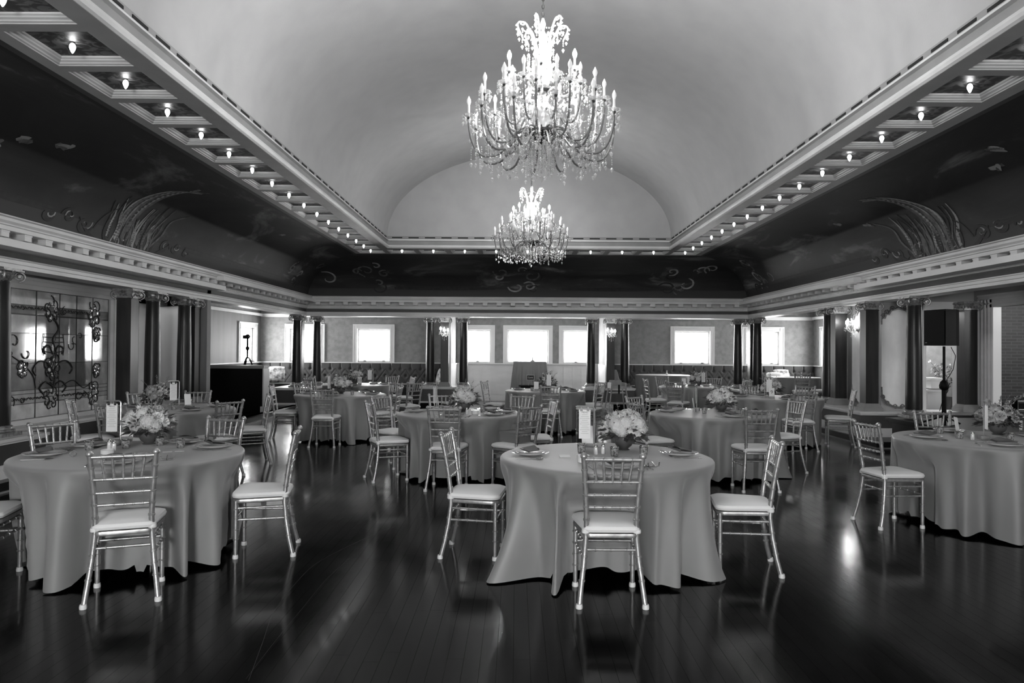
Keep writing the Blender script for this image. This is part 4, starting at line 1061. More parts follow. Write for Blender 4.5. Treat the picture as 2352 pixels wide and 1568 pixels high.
# ---------------------------------------------------------------- tables, cloths and settings
def cloth(x, y, R, seed, flares, h=.77, nm='tablecloth', rbot=.26, chairs=()):
    """round cloth falling in folds; gives way to the chair seats pushed against it"""
    rnd = random.Random(seed); n = 288
    A = [(rnd.randint(8, 10), rnd.uniform(0, 6.28), .45), (rnd.randint(13, 16), rnd.uniform(0, 6.28), .65), (rnd.randint(21, 25), rnd.uniform(0, 6.28), .3)]
    F = []
    for i in range(n):
        a = 2*pi*i/n; s = sum(w*cos(k*a+p+.8*sin(2*a+p)) for k, p, w in A); F.append(1/(1+math.exp(-2.6*s)))
    F = [(F[i-1]+2*F[i]+F[(i+1) % n])/4 for i in range(n)]
    C = []
    for c in chairs:
        rz = atan2(y-c[1], x-c[0])-pi/2+c[2]; C.append((c[0]-x, c[1]-y, rz))
    v = [(0, 0, h)]; f = []; nr = 0
    for q, dz in ((.5, 0), (.8, 0), (.95, 0), (.985, -.001), (1.0, -.005), (1.008, -.014), (1.01, -.028)):
        v += [(R*q*cos(2*pi*i/n), R*q*sin(2*pi*i/n), h+dz) for i in range(n)]; nr += 1
    J = 24
    def sm(a, b, t): t = max(0., min(1., (t-a)/(b-a))); return t*t*(3-2*t)
    for j in range(1, J+1):
        t = j/J
        for i in range(n):
            a = 2*pi*i/n; fl = sum(am*math.exp(-((a-fa+pi) % (2*pi)-pi)**2/(2*wd*wd)) for fa, am, wd in flares)
            r = R*1.01+rbot*(F[i]-.80)*t**.6+.012*t+fl*t**2.4*(.5+.7*F[i])
            z = (h-.028)*(1-t)+.008*t; z += .045*t*t*(1-F[i])*(1 if fl < .05 else .2)
            X, Y = r*cos(a), r*sin(a)
            for cx, cy_, rz in C:
                c, s = cos(rz), sin(rz); lx = (X-cx)*c+(Y-cy_)*s; ly = -(X-cx)*s+(Y-cy_)*c
                if abs(lx) < .4 and -.3 < ly < .26:
                    k = (1-sm(.235, .34, abs(lx)))*(1-sm(.50, .73, z)); d = (.265-ly)*k
                    X += -s*d; Y += c*d; z += .05*k*t
            v.append((X, Y, z))
        nr += 1
    for i in range(n): f.append((0, 1+i, 1+(i+1) % n))
    for j in range(nr-1):
        for i in range(n): f.append((1+j*n+i, 1+(j+1)*n+i, 1+(j+1)*n+(i+1) % n, 1+j*n+(i+1) % n))
    return MB().add(v, f).build(nm, 'cloth', None, 180, (x, y, 0))
def table_proto():
    t = thing('round_table', '', 'table'); MB().lathe([(.70, .735), (.72, .74), (.72, .76), (.70, .765)], 40).build('tabletop', 'wood_light', t)
    lm = MB().lathe([(.014, 0), (.014, .735)], 8).mesh('leg', 'steel')
    for k in range(4): inst('leg', lm, t, (.42*cos(pi/4+k*pi/2), .42*sin(pi/4+k*pi/2), 0))
    return t
TB = Proto(table_proto())
# tableware meshes
PL = MB().lathe([(.02, .004), (.085, .004), (.10, .010), (.138, .022), (.140, .025), (.137, .0255), (.10, .014), (.085, .009), (.02, .008)], 32, cap=True).mesh('plate', 'china', True)
RIM = MB().lathe([(.133, .0235), (.1405, .0262), (.1395, .0235)], 32, cap=False).mesh('rim', 'charger', True)
PL2 = MB().lathe([(.02, .012), (.07, .012), (.105, .024), (.107, .027), (.075, .017), (.02, .016)], 28).mesh('salad_plate', 'china', True)
def napkin_mesh():
    def fn(u, v):
        x = -.085+.17*u; y = -.05+.10*v
        return (x, y*(1-.12*u), .034+.012*sin(u*3.0)*(.4+v)+.01*v)
    b = MB().grid(fn, 10, 6)
    def fn2(u, v):
        x = -.08+.165*u; y = -.055+.095*v
        return (x, y, .045+.012*sin(u*3.3+.3)*(.5+v)+.008*v)
    b.grid(fn2, 10, 6); b.add([(-.085, -.05, .034), (.085, -.045, .036), (.085, -.052, .047), (-.08, -.055, .046)], [(0, 1, 2, 3)])
    b.add([(-.085, .05, .04), (.085, .045, .05), (.085, .04, .062), (-.08, .04, .055)], [(0, 1, 2, 3)]); return b
NAP = napkin_mesh().mesh('napkin', 'napkin', 50)
def fork_mesh():
    b = MB(); b.box(-.004, .004, -.10, .03, .004, .0065); b.add([(-.004, .03, .006), (.004, .03, .006), (.012, .052, .009), (-.012, .052, .009)], [(0, 1, 2, 3)])
    for k in range(4): x = -.0105+k*.007; b.box(x-.0018, x+.0018, .052, .095, .008, .010)
    b.box(-.006, .006, -.11, -.07, .003, .006); return b
FK = fork_mesh().mesh('fork', 'steel')
def knife_mesh():
    b = MB(); b.box(-.005, .005, -.11, .0, .002, .007); b.add([(-.006, 0, .002), (.006, 0, .002), (.009, .07, .002), (.0, .10, .002), (-.006, 0, .0045), (.005, 0, .0045), (.008, .07, .004), (.0, .10, .003)],
        [(0, 1, 2, 3), (4, 5, 6, 7), (0, 3, 7, 4), (1, 2, 6, 5)]); return b
KN = knife_mesh().mesh('knife', 'steel')
SP = MB().box(-.004, .004, -.10, .045, .004, .0065).lathe([(.002, -.004), (.016, -.002), (.02, .003), (.014, .001), (.002, -.001)], 12, Matrix.Translation((0, .065, .007)) @ Matrix.Scale(1.5, 4, (0, 1, 0))).mesh('spoon', 'steel', 50)
VOT = MB().lathe([(.024, 0), (.028, .004), (.031, .03), (.033, .062), (.0345, .066), (.031, .066), (.029, .03), (.025, .006)], 18, cap=False).mesh('cup', 'mercury', True)
VRIM = MB().lathe([(.0325, .062), (.036, .067), (.0325, .069), (.030, .064)], 18, cap=False).mesh('rim', 'steel', True)
VCAN = MB().lathe([(.026, .006), (.027, .03), (.003, .031), (.002, .038)], 12).mesh('candle', 'wax', True)
RAM = MB().lathe([(.038, 0), (.042, .003), (.045, .045), (.047, .05), (.042, .05), (.040, .012), (.005, .010)], 24).mesh('ramekin', 'charger', 40)
SHK = MB().lathe([(.016, 0), (.018, .004), (.015, .045), (.013, .055), (.014, .058), (.013, .07), (.006, .076)], 12).mesh('body', 'charger', True)
SHC = MB().lathe([(.0145, .056), (.0150, .06), (.013, .072), (.006, .078)], 12).mesh('lid', 'steel', True)
CRD = MB().box(-.04, .04, -.018, .018, 0, .0012).mesh('card', 'card')
def thing_at(name, label, cat, x, y, rz, group, parts, z=.771):
    if len(parts) == 1:
        o = inst(name, parts[0][1], None, (x, y, z), (0, 0, rz)); return tag(o, label, cat, group)
    t = thing(name, label, cat, (x, y, z), rz, group)
    for nm, me in parts: inst(nm, me, t)
    return t
def setting(tn, side, x, y, cx, cy_, full, tz=.771):
    a = atan2(cy_-y, cx-x); rz = a-pi/2
    thing_at('plate', 'rimmed plate at the %s side of the %s' % (side, tn), 'plate', x, y, rz, 'plates on the %s' % tn, [('plate', PL), ('rim', RIM), ('salad_plate', PL2)] if full else [('plate', PL), ('rim', RIM)], tz)
    o = thing_at('napkin', 'dark folded napkin, %s side of the %s' % (side, tn), 'napkin', x, y, rz+.3, 'napkins on the %s' % tn, [('napkin', NAP)], tz-(0 if full else .008))
    if full:
        c, s = cos(rz), sin(rz)
        for nm, me, dx, dr in (('fork', FK, -.185, .05), ('knife', KN, .175, -.04), ('spoon', SP, .205, .03)):
            thing_at(nm, 'steel %s at the %s side of the %s' % (nm, side, tn), nm, x+c*dx, y+s*dx, rz+dr, 'cutlery on the %s' % tn, [(nm, me)], tz)
# flowers
def bloom_mesh(kind, m, seed):
    rnd = random.Random(seed); b = MB()
    if kind == 'rose':
        for ring, (n, r, h, tilt) in enumerate(((5, .010, .026, .2), (6, .019, .024, .55), (7, .028, .018, .95))):
            for k in range(n):
                a = 2*pi*k/n+ring*.5+rnd.uniform(-.1, .1); w = r*1.25
                X = Matrix.Rotation(a, 4, 'Z') @ Matrix.Translation((r*.55, 0, 0)) @ Matrix.Rotation(tilt, 4, 'Y')
                b.grid(lambda u, v, w=w, h=h: ((.25*w)*(1-(2*u-1)**2)*-1+.3*w*v*v, (u-.5)*w*1.5*(1-.25*v*v), h*v*(1-.25*(2*u-1)**2)*1.3), 4, 3, X)
        b.lathe([(.004, -.012), (.016, -.004), (.012, .008)], 7)
    elif kind == 'hydrangea':
        for k in range(58):
            th = math.acos(1-1.5*(k+.5)/58); ph = k*2.39996; n = Vector((sin(th)*cos(ph), sin(th)*sin(ph), cos(th))); p = n*.052*rnd.uniform(.92, 1.08)
            X = Matrix.Translation(p) @ n.to_track_quat('Z', 'Y').to_matrix().to_4x4() @ Matrix.Rotation(rnd.uniform(0, 6), 4, 'Z')
            for q in range(4):
                a = q*pi/2; c, s = cos(a), sin(a)
                b.add([(0, 0, 0), (c*.009-s*.006, s*.009+c*.006, .003), (c*.015, s*.015, .001), (c*.009+s*.006, s*.009-c*.006, .003)], [(0, 1, 2, 3)], X)
        b.lathe([(.01, -.035), (.045, -.01), (.045, .02), (.02, .042)], 10)
    else:   # small star blossom
        for k in range(6):
            a = k*pi/3; X = Matrix.Rotation(a, 4, 'Z') @ Matrix.Rotation(-.5, 4, 'Y')
            b.add([(.002, 0, 0), (.012, .006, .002), (.026, 0, .0), (.012, -.006, .002)], [(0, 1, 2, 3)], X)
        b.lathe([(.003, -.006), (.005, 0), (.002, .006)], 6)
    return b.mesh('bloom', m, 60)
BL = [bloom_mesh('rose', 'petal', 1), bloom_mesh('rose', 'petal', 2), bloom_mesh('hydrangea', 'petal', 3), bloom_mesh('rose', 'petal_dim', 4), bloom_mesh('star', 'petal', 5), bloom_mesh('hydrangea', 'petal_dim', 6)]
BOWL = MB().lathe([(.045, 0), (.05, .006), (.036, .014), (.062, .035), (.078, .07), (.080, .10), (.084, .104), (.076, .104), (.07, .07)], 24, cap=True).mesh('bowl', 'bowl', True)
def foliage_mesh(seed, wide=1.):
    rnd = random.Random(seed); b = MB()
    for k in range(230):
        a = rnd.uniform(0, 6.28); el = -.35+1.65*rnd.random()**1.5; R = .125+.075*rnd.random()*wide
        d = Vector((cos(a)*cos(el), sin(a)*cos(el), sin(el)*.75)); p = d*R*.85+Vector((0, 0, .135))
        X = Matrix.Translation(p) @ d.to_track_quat('X', 'Z').to_matrix().to_4x4() @ Matrix.Rotation(rnd.uniform(-1.2, 1.2), 4, 'X'); L = rnd.uniform(.045, .085)
        b.add([(0, 0, 0), (L*.4, L*.2, .004), (L, 0, -.008), (L*.4, -L*.2, .004)], [(0, 1, 2), (0, 2, 3)], X)
    return b.mesh('foliage', 'leaf', 60)
FOL = [foliage_mesh(1), foliage_mesh(2)]
def sprig_mesh(seed):
    rnd = random.Random(seed); b = MB(); pts = [(0, 0, 0), (.02, 0, .06), (.05, 0, .11), (.09, 0, .14)]; b.tube(pts, .0015, 4)
    for k in range(14):
        t = k/13; p = Vector(pts[0]).lerp(Vector(pts[-1]), t)+Vector((0, 0, .02*sin(t*3))); X = Matrix.Translation(p) @ Matrix.Rotation(rnd.uniform(0, 6), 4, 'Z') @ Matrix.Rotation(rnd.uniform(-1, .3), 4, 'Y')
        b.add([(0, 0, 0), (.012, .006, 0), (.026, 0, 0), (.012, -.006, 0)], [(0, 1, 2, 3)], X)
    return b.mesh('sprig', 'leaf_light')
SPR = [sprig_mesh(1), sprig_mesh(2)]
def bouquet(x, y, label, seed, n=26, s=1., big=(2, 2, 0, 1, 0, 3), z=.771):
    t = thing('flower_centrepiece', label, 'flower arrangement', (x, y, z), 0, 'flower centrepieces'); rnd = random.Random(seed)
    inst('bowl', BOWL, t); o = inst('foliage', FOL[seed % 2], t, None, (0, 0, seed)); o['kind'] = 'stuff'
    for k in range(n):
        el = math.asin(.02+.94*(1-(k+.5)/n)); a = k*2.39996+seed; kind = big[k % len(big)]; R = .135*s*rnd.uniform(.92, 1.08)
        d = Vector((cos(a)*cos(el), sin(a)*cos(el), sin(el)*.80)); p = d*R+Vector((0, 0, .145+.01*rnd.random()))
        q = (d+Vector((0, 0, .25))).to_track_quat('Z', 'Y').to_euler(); sc = rnd.uniform(.9, 1.2) if kind in (2, 5) else rnd.uniform(1.05, 1.45)
        inst('bloom', BL[kind], t, p, q, (sc,)*3)
    for k in range(7):
        a = rnd.uniform(0, 6.28); d = Vector((cos(a)*.09, sin(a)*.09, .20+rnd.random()*.05)); inst('sprig', SPR[k % 2], t, d, (rnd.uniform(-.3, .3), rnd.uniform(-.5, .3), a))
    for k in range(5):
        a = rnd.uniform(0, 6.28); inst('bloom', BL[4], t, (cos(a)*.10, sin(a)*.10, .28+rnd.random()*.045), (rnd.uniform(-.5, .5), rnd.uniform(-.5, .5), a), (1.1,)*3)
    return t
def text_obj(body, size, parent, loc, rot, m='ink', ex=.0004, name='lettering'):
    c = bpy.data.curves.new(name, 'FONT'); c.body = body; c.size = size; c.extrude = ex; c.align_x = 'CENTER'; c.align_y = 'CENTER'
    c.materials.append(M[m])
    tmp = bpy.data.objects.new(name, c); COL.objects.link(tmp); dg = bpy.context.evaluated_depsgraph_get(); me = bpy.data.meshes.new_from_object(tmp.evaluated_get(dg)); bpy.data.objects.remove(tmp)
    o = bpy.data.objects.new(name, me); COL.objects.link(o); o.parent = parent; o.location = loc; o.rotation_euler = rot; return o
# menu card hanging by two clips from a hooked rod on a wooden block
ROD = MB().tube([(0, 0, .03), (0, 0, .33), (-.004, 0, .342), (-.015, 0, .348), (-.13, 0, .348), (-.14, 0, .344)], .0065, 8).mesh('rod', 'silver', True)
BLK = MB().box(-.06, .06, -.035, .035, 0, .035).mesh('block', 'block')
MCARD = MB().box(-.045, .045, -.001, .001, .10, .325).mesh('menu_card', 'card')
CLP = MB().box(-.006, .006, -.004, .004, .318, .345).box(-.010, .010, -.003, .003, .312, .325).mesh('clip', 'brassdark')
lnb = MB()
for i in range(11): w = .022+.008*((i*7) % 3); lnb.box(-w, w, -.0016, -.001, .285-.0145*i-.0015, .285-.0145*i+.0015)
LNS = lnb.mesh('print', 'print')
def sign(x, y, rz, label, z=.771):
    t = thing('menu_stand', label, 'menu stand', (x, y, z), rz, 'menu stands')
    inst('block', BLK, t); inst('rod', ROD, t); c = inst('menu_card', MCARD, t, (-.072, 0, 0)); o = inst('print', LNS, c); text_obj('MENU', .018, c, (0, -.0012, .303), (pi/2, 0, 0))
    for dx in (-.098, -.046): inst('clip', CLP, t, (dx, 0, 0))
NC = MB().box(-.045, .045, -.001, .001, 0, .15).mesh('card', 'card'); NB = MB().box(-.04, .04, -.018, .018, 0, .04).mesh('block', 'block')
def number(x, y, rz, txt, label, tilt=-.15, z=.771):
    t = thing('table_number', label, 'table number', (x, y, z), rz, 'table number cards')
    inst('block', NB, t); c = inst('card', NC, t, (0, 0, .03), (tilt, 0, 0))
    if txt: text_obj(txt, .085, c, (0, -.0015, .078), (pi/2, 0, 0))
def votive(x, y, label, group, z=.771): thing_at('votive_cup', label, 'candle holder', x, y, 0, group, [('cup', VOT), ('rim', VRIM), ('candle', VCAN)], z)

TABLES = [   # name, x, y, seed, flares[(angle, amount, width)], chairs{side:(x,y,jit)}, plate angles, full
    ('front centre table', .665, 5.35, 1, [(-2.52, .17, .15), (-.42, .16, .13), (-2.0, .07, .12)],
     [('near', .585, 4.58, .11), ('left', -.30, 5.52, 0.05), ('right', 1.63, 5.20, 0)], [180, 5, -88], True),
    ('front left table', -2.85, 5.33, 2, [(-2.75, -.09, .4), (-1.9, .04, .1), (.05, .05, .1)],
     [('near', -2.46, 4.55, -.08), ('right', -1.93, 5.52, 0), ('left', -3.55, 4.74, -.45), ('far left', -3.66, 5.84, 0), ('far', -2.68, 6.28, 0)], [-158, 150, -70, 75, 28], True),
    ('table at the right edge', 4.31, 6.6, 3, [(-2.9, .05, .1)],
     [('left', 3.40, 6.56, .1), ('far', 4.45, 7.55, 0), ('far right', 5.1, 7.15, 0)], [178, 92, -112, 20], True),
    ('second-row left table', -.70, 8.93, 4, [(-1.9, .06, .12)],
     [('left', -1.53, 8.62, .1), ('far left', -1.62, 9.52, 0), ('near', -.77, 8.08, 0), ('near right', -.01, 8.24, 0), ('right', .24, 9.0, .1), ('far', -.98, 9.85, 0), ('far right', -.02, 9.82, .2)], [175, 120, -95, -40, 2, 50], True),
    ('second-row right table', 2.48, 9.12, 5, [(-.3, .1, .12)],
     [('left', 1.66, 8.80, 0), ('far left', 1.80, 9.85, 0), ('near right', 2.70, 8.18, -.2), ('right', 3.44, 9.36, 0)], [165, 130, -80, -10, 60], True),
    ('third-row left table', -3.05, 12.45, 6, [(-1.1, .12, .12)],
     [('left', -3.95, 12.30, 0), ('near', -3.05, 11.48, 0), ('far left', -3.78, 13.1, 0), ('right', -2.2, 12.15, .3), ('far right', -2.4, 13.15, 0)], [180, -90, 130, 0, 50], False),
    ('third-row centre table', .56, 14.0, 7, [(-.4, .1, .12)],
     [('left', -.42, 14.35, 0), ('near', .60, 13.02, 0), ('right', 1.38, 13.55, 0), ('far right', 1.50, 14.5, 0)], [160, -90, -20, 40, 100], False),
    ('third-row right table', 4.45, 12.4, 8, [],
     [('near', 4.48, 11.42, 0), ('right', 5.36, 12.0, .1), ('far right', 5.2, 13.2, 0), ('far', 4.42, 13.42, 0)], [-90, -25, 40, 95, 170], False),
    ('back left table, number ten', -3.5, 15.9, 9, [],
     [('far', -3.05, 16.85, 0), ('right', -2.58, 16.3, 0), ('left', -4.45, 16.2, 0), ('near left', -4.2, 15.2, 0), ('near right', -2.1, 13.85, .2)], [60, 10, -90, 170], False),
    ('back right table', 4.0, 16.2, 10, [],
     [('left', 3.12, 16.14, 0), ('near', 3.42, 15.25, 0), ('far left', 3.6, 17.15, 0), ('far right', 4.62, 17.1, 0), ('near right', 4.78, 15.55, 0), ('right', 4.98, 16.3, 0)], [180, -110, 110, 50, -30], False),
    ('table beside the stained glass', -4.45, 9.24, 11, [],
     [('near', -4.53, 8.26, 0), ('right', -3.58, 9.68, 0), ('near right', -3.62, 8.70, 0), ('far', -4.62, 10.25, 0), ('left', -5.1, 8.62, 0), ('far left', -5.14, 9.95, 0)], [-90, 30, -40, 100, 160], False),
]
for nm, x, y, sd, fl, chairs, plates, full in TABLES:
    t = TB.copy(); t.location = (x, y, 0); t['label'] = 'round folding table hidden under the cloth of the %s' % nm; t['group'] = 'round dining tables'
    tag(cloth(x, y, .775, sd, fl, chairs=[(c[1], c[2], c[3]) for c in chairs]), 'floor-length grey satin cloth on the %s' % nm, 'tablecloth', 'grey tablecloths')
    for side, cx, cy_, j in chairs:
        place_chair(cx, cy_, x, y, 'silver bamboo-style chair, %s side of the %s' % (side, nm), 'chairs round the dining tables', j)
    for a in plates:
        d = .56; side = min(SIDES, key=lambda k: abs(((SIDES[k]-a+180) % 360)-180))
        setting(nm, side, x+d*cos(radians(a)), y+d*sin(radians(a)), x, y, full)
for (x, y, lab, sd, n, s, big) in [
    (.85, 5.69, 'large white hydrangea and rose bouquet in a pewter bowl, front centre table', 1, 30, 1.05, (2, 2, 0, 2, 1, 2)),
    (-2.97, 5.80, 'full white rose bouquet in a bowl on the front left table', 2, 27, 1.08, (0, 2, 1, 0, 3, 2)),
    (4.63, 6.95, 'rose bouquet with dark leaves in a bowl, table at the right edge', 3, 17, 1.08, (1, 3, 0, 5, 3)),
    (-.66, 9.1, 'round white bouquet on the second-row left table', 4, 26, 1.0, (2, 0, 3, 2)),
    (2.66, 9.35, 'white bouquet on the second-row right table', 5, 26, 1.0, (2, 0, 2, 1)),
    (-3.05, 12.5, 'white bouquet on the third-row left table', 6, 20, 1.0, (0, 2, 3)),
    (.60, 14.1, 'loose leafy bouquet on the third-row centre table', 7, 14, 1.0, (3, 0, 4)),
    (4.42, 12.5, 'white bouquet on the third-row right table', 8, 20, 1.0, (0, 2, 3)),
    (-3.62, 16.1, 'white bouquet on the back left table, number ten', 9, 16, 1.0, (0, 2, 3)),
    (4.12, 16.3, 'white bouquet on the back right table', 10, 18, 1.1, (0, 2, 3)),
    (-4.74, 9.45, 'darker mixed bouquet on the table beside the stained glass', 11, 22, .95, (3, 5, 3, 0))]:
    bouquet(x, y, lab, sd, n, s, big)
for x, y, rz, lab in [(.60, 5.55, -.15, 'menu card hanging from a silver rod on the front centre table'), (-3.19, 5.78, .0, 'menu card hanging from a silver rod on the front left table'),
    (4.24, 6.55, 1.25, 'menu card seen edge-on on its rod, table at the right edge'), (-1.02, 9.20, 1.3, 'menu rod left of the bouquet on the second-row left table'),
    (2.38, 9.5, 1.2, 'menu card on its rod, second-row right table'), (-3.2, 12.35, 1.4, 'menu rod on the third-row left table'), (.55, 13.85, 3.14, 'menu card on its rod, third-row centre table'),
    (4.22, 12.25, 3.0, 'menu card on its rod, third-row right table'), (-3.2, 16.0, .0, 'menu card on its rod, back left table'), (4.22, 16.0, .2, 'framed menu card on its rod, back right table'),
    (-4.40, 9.35, .8, 'menu card on its rod, table beside the stained glass')]:
    sign(x, y, rz, lab)
for x, y, rz, tx, lab in [(.57, 5.74, .1, '', 'white table number card behind the menu, front centre table'), (-3.24, 5.97, .4, '', 'white table number card behind the menu, front left table'),
    (4.16, 6.8, 1.35, '', 'leaning white number card on a dark block, table at the right edge'), (2.30, 9.3, 1.2, '', 'leaning white number card, second-row right table'),
    (-3.4, 15.55, .1, '10', 'table number card reading 10, back left table'), (4.26, 12.02, -.1, '9', 'table number card reading 9, third-row right table'), (-4.28, 9.35, 1.0, '', 'leaning white number card, table beside the stained glass'),
    (.38, 13.8, .0, '', 'white number card left of the menu, third-row centre table'), (3.72, 16.0, .0, '', 'white number card on the back right table')]:
    number(x, y, rz, tx, lab)
for x, y, l in [(.50, 5.50, 'mercury glass votive left of the bouquet, front centre table'), (.73, 5.34, 'mercury glass votive in front of the bouquet, front centre table'), (.96, 5.42, 'mercury glass votive right of the bouquet, front centre table'),
    (-3.24, 5.44, 'mercury glass votive beside the salt shaker, front left table'), (-3.02, 5.55, 'mercury glass votive below the menu, front left table'), (-2.62, 5.60, 'mercury glass votive right of the bouquet, front left table'), (-2.84, 5.72, 'mercury glass votive in front of the bowl, front left table'),
    (4.05, 6.60, 'mercury glass votive left of the menu block, right edge table'), (4.42, 6.47, 'mercury glass votive right of the menu block, right edge table'), (4.12, 7.02, 'mercury glass votive at the back, right edge table'),
    (-.42, 9.0, 'votive right of the bouquet, second-row left table'), (-.95, 9.1, 'votive left of the bouquet, second-row left table'), (2.36, 9.05, 'votive beside the number card, second-row right table'), (2.82, 8.98, 'votive right of the bouquet, second-row right table'),
    (-3.3, 12.2, 'votive left of the bouquet, third-row left table'), (-2.8, 12.25, 'votive right of the bouquet, third-row left table'), (.3, 13.85, 'votive left, third-row centre table'), (4.7, 12.2, 'votive right of the bouquet, third-row right table'),
    (-4.3, 9.0, 'votive beside the bouquet, table by the stained glass')]: votive(x, y, l, 'mercury glass votives')
for x, y, l in [(.47, 5.03, 'white ramekin at the near side of the front centre table'), (-2.92, 5.12, 'white ramekin at the near side of the front left table'), (-.50, 8.72, 'white ramekin on the second-row left table')]:
    tag(inst('ramekin', RAM, None, (x, y, .771)), l, 'ramekin', 'white ramekins')
for x, y, l in [(.60, 5.42, 'left salt shaker, front centre table'), (.66, 5.46, 'right pepper shaker, front centre table'), (-3.12, 5.50, 'left salt shaker, front left table'), (-3.04, 5.42, 'right pepper shaker, front left table'),
    (4.12, 6.52, 'salt shaker beside the number block, right edge table'), (2.9, 9.1, 'salt shaker, second-row right table'), (-.6, 8.7, 'salt shaker, second-row left table')]:
    thing_at('salt_shaker', l, 'shaker', x, y, 0, 'salt and pepper shakers', [('body', SHK), ('lid', SHC)])
for q in range(4):
    tag(inst('place_card', CRD, None, (.36+.03*(q % 2)*0, 5.36-.03*q, .771+.0*q), (0, 0, .02*q)), 'blank white place card, %s of four lined up on the front centre table' % ORD[q], 'card', 'place cards')
    tag(inst('place_card', CRD, None, (-2.76+.075*q, 5.30+.035*q, .771), (0, 0, .35), (.8, .8, 1)), 'blank white place card, %s of four in a row on the front left table' % ORD[q], 'card', 'place cards')
    tag(inst('place_card', CRD, None, (4.10+.07*q, 6.38-.012*q, .771), (0, 0, -.1), (.6, .8, 1)), 'small blank place card, %s of four in a row, right edge table' % ORD[q], 'card', 'place cards')
RNG = MB().tube([(.02*cos(a), 0, .022+.02*sin(a)) for a in [2*pi*i/14 for i in range(14)]], .004, 6, None, True).mesh('ring', 'steel', True)
for x, y, l in [(1.15, 5.33, 'small steel napkin ring right of the middle, front centre table'), (-3.15, 5.10, 'small steel napkin ring on the front left table')]: tag(inst('napkin_ring', RNG, None, (x, y, .771), (0, 0, .6)), l, 'napkin ring', 'napkin rings')
CLW = MB().tube([(-.045, 0, .03), (-.04, 0, .006), (0, 0, .004), (.04, 0, .006), (.045, 0, .03)], .006, 6).tube([(0, -.03, .004), (0, .03, .03)], .004, 6).mesh('seafood_cracker', 'steel', True)
for x, y, l in [(-2.42, 4.98, 'small steel cutlery rest, near side of the front left table'), (.93, 4.86, 'small steel cutlery rest beside the near plate, front centre table')]:
    tag(inst('cutlery_rest', CLW, None, (x, y, .771), (0, 0, .4)), l, 'cutlery rest', 'cutlery rests')

# ---------------------------------------------------------------- other furniture
# grey lidded box on a chair of the second-row left table
t = thing('storage_box', 'grey lidded box standing on a chair seat, second-row left table', 'box', (-.01, 8.25, .505), -.75)
MB().box(-.15, .15, -.10, .10, 0, .09).build('body', 'box', t); MB().box(-.156, .156, -.106, .106, .085, .115).build('lid', 'box', t)
MB().box(-.156, .156, .095, .10, .10, .19).build('flap', 'box', t, rot=(-.1, 0, 0))
# bare-topped tables in the alcoves
for x, y, R, z, l, sd in [(4.16, 20.5, .76, .11, 'plain draped table before the tufted bench, right back alcove', 21), (7.5, 19.35, .62, .11, 'draped table with bright white top in the right alcove', 22)]:
    c = cloth(x, y, R, sd, [], .77, nm='tablecloth', rbot=.07); c.location.z = z; tag(c, l, 'tablecloth', 'grey tablecloths')
    t = TB.copy(); t.location = (x, y, z); t.scale = (R/.785*.95,)*2+(1,); t['label'] = 'table hidden under the cloth, '+l.split(',')[-1].strip() if ',' in l else 'table hidden under the cloth in the right alcove'; t['group'] = 'alcove tables'
    for k, dx in enumerate((0.05,)):
        b = thing('bud_vase', 'tiny white bud vase on the '+('plain draped table' if x < 5 else 'right alcove table'), 'vase', (x+.1, y-.1, .771+z)); MB().lathe([(.02, 0), (.03, .01), (.032, .04), (.014, .07), (.016, .09)], 12).build('body', 'charger', b, True)
        MB().octa((0, 0, .11), .02, .02, .02).build('flower', 'petal', b)
place_chair(7.1, 17.95, 7.5, 19.35, 'pale chair in front of the white-topped table, right alcove', 'alcove chairs', 0, .11)
place_chair(7.75, 18.3, 7.5, 19.35, 'pale chair partly behind the right column, right alcove', 'alcove chairs', .3, .11)
# draped bar-height stand in the centre bay
def drape_box(x, y, w0, w1, d0, d1, h, label):
    n = 160; per = []
    def rr(w, d, s):   # rounded rect perimeter point
        q = s*4; k = int(q) % 4; f = q-int(q)
        c = [(-w, -d), (w, -d), (w, d), (-w, d)]; a, b = c[k], c[(k+1) % 4]; return a[0]+(b[0]-a[0])*f, a[1]+(b[1]-a[1])*f
    v = [(0, 0, h)]; f = []; J = 14
    for j in range(J+1):
        t = j/J; w = w0+(w1-w0)*t; d = d0+(d1-d0)*t
        for i in range(n):
            s = i/n; px, py = rr(w, d, s); m = 1+.10*t**.6*sin(i*2*pi*26/n+2*sin(i*.21))
            v.append((px*m, py*m, h*(1-t)+.01*t))
    for i in range(n): f.append((0, 1+i, 1+(i+1) % n))
    for j in range(J):
        for i in range(n): f.append((1+j*n+i, 1+(j+1)*n+i, 1+(j+1)*n+(i+1) % n, 1+j*n+(i+1) % n))
    tag(MB().add(v, f).build('draped_stand', 'cloth', None, True, (x, y, 0)), label, 'draped stand')
drape_box(.33, 18.0, .40, .50, .25, .33, 1.27, 'tall stand draped in pleated grey cloth under the centre window')
b = thing('table_vase', 'small flared white vase on top of the draped stand', 'vase', (.40, 18.0, 1.271)); MB().lathe([(.06, 0), (.05, .01), (.02, .04), (.012, .06), (.014, .10), (.018, .105)], 16).build('body', 'china', b, True)
t = thing('small_easel_sign', 'little framed chalkboard on an easel behind the third-row centre table', 'sign', (.33, 17.0, .722), 0)
MB().box(-.095, .095, -.01, .01, .0+.12, .25).build('frame', 'wood_light', t); MB().box(-.08, .08, -.014, -.009, .135, .235).build('board', 'chalk', t)
text_obj('Cards', .05, t, (0, -.016, .185), (pi/2, 0, 0), 'card')
lg = MB().tube([(0, 0, 0), (0, 0, .13)], .006, 6).mesh('leg', 'wood_light')
for s in (-1, 1): inst('leg', lg, t, (s*.045, 0, .0), (0, s*-.25, 0))
t = thing('side_table', 'dark small table holding the little chalkboard', 'side table', (.25, 17.02, 0)); MB().box(-.20, .20, -.2, .2, .67, .72).build('tabletop', 'black', t)
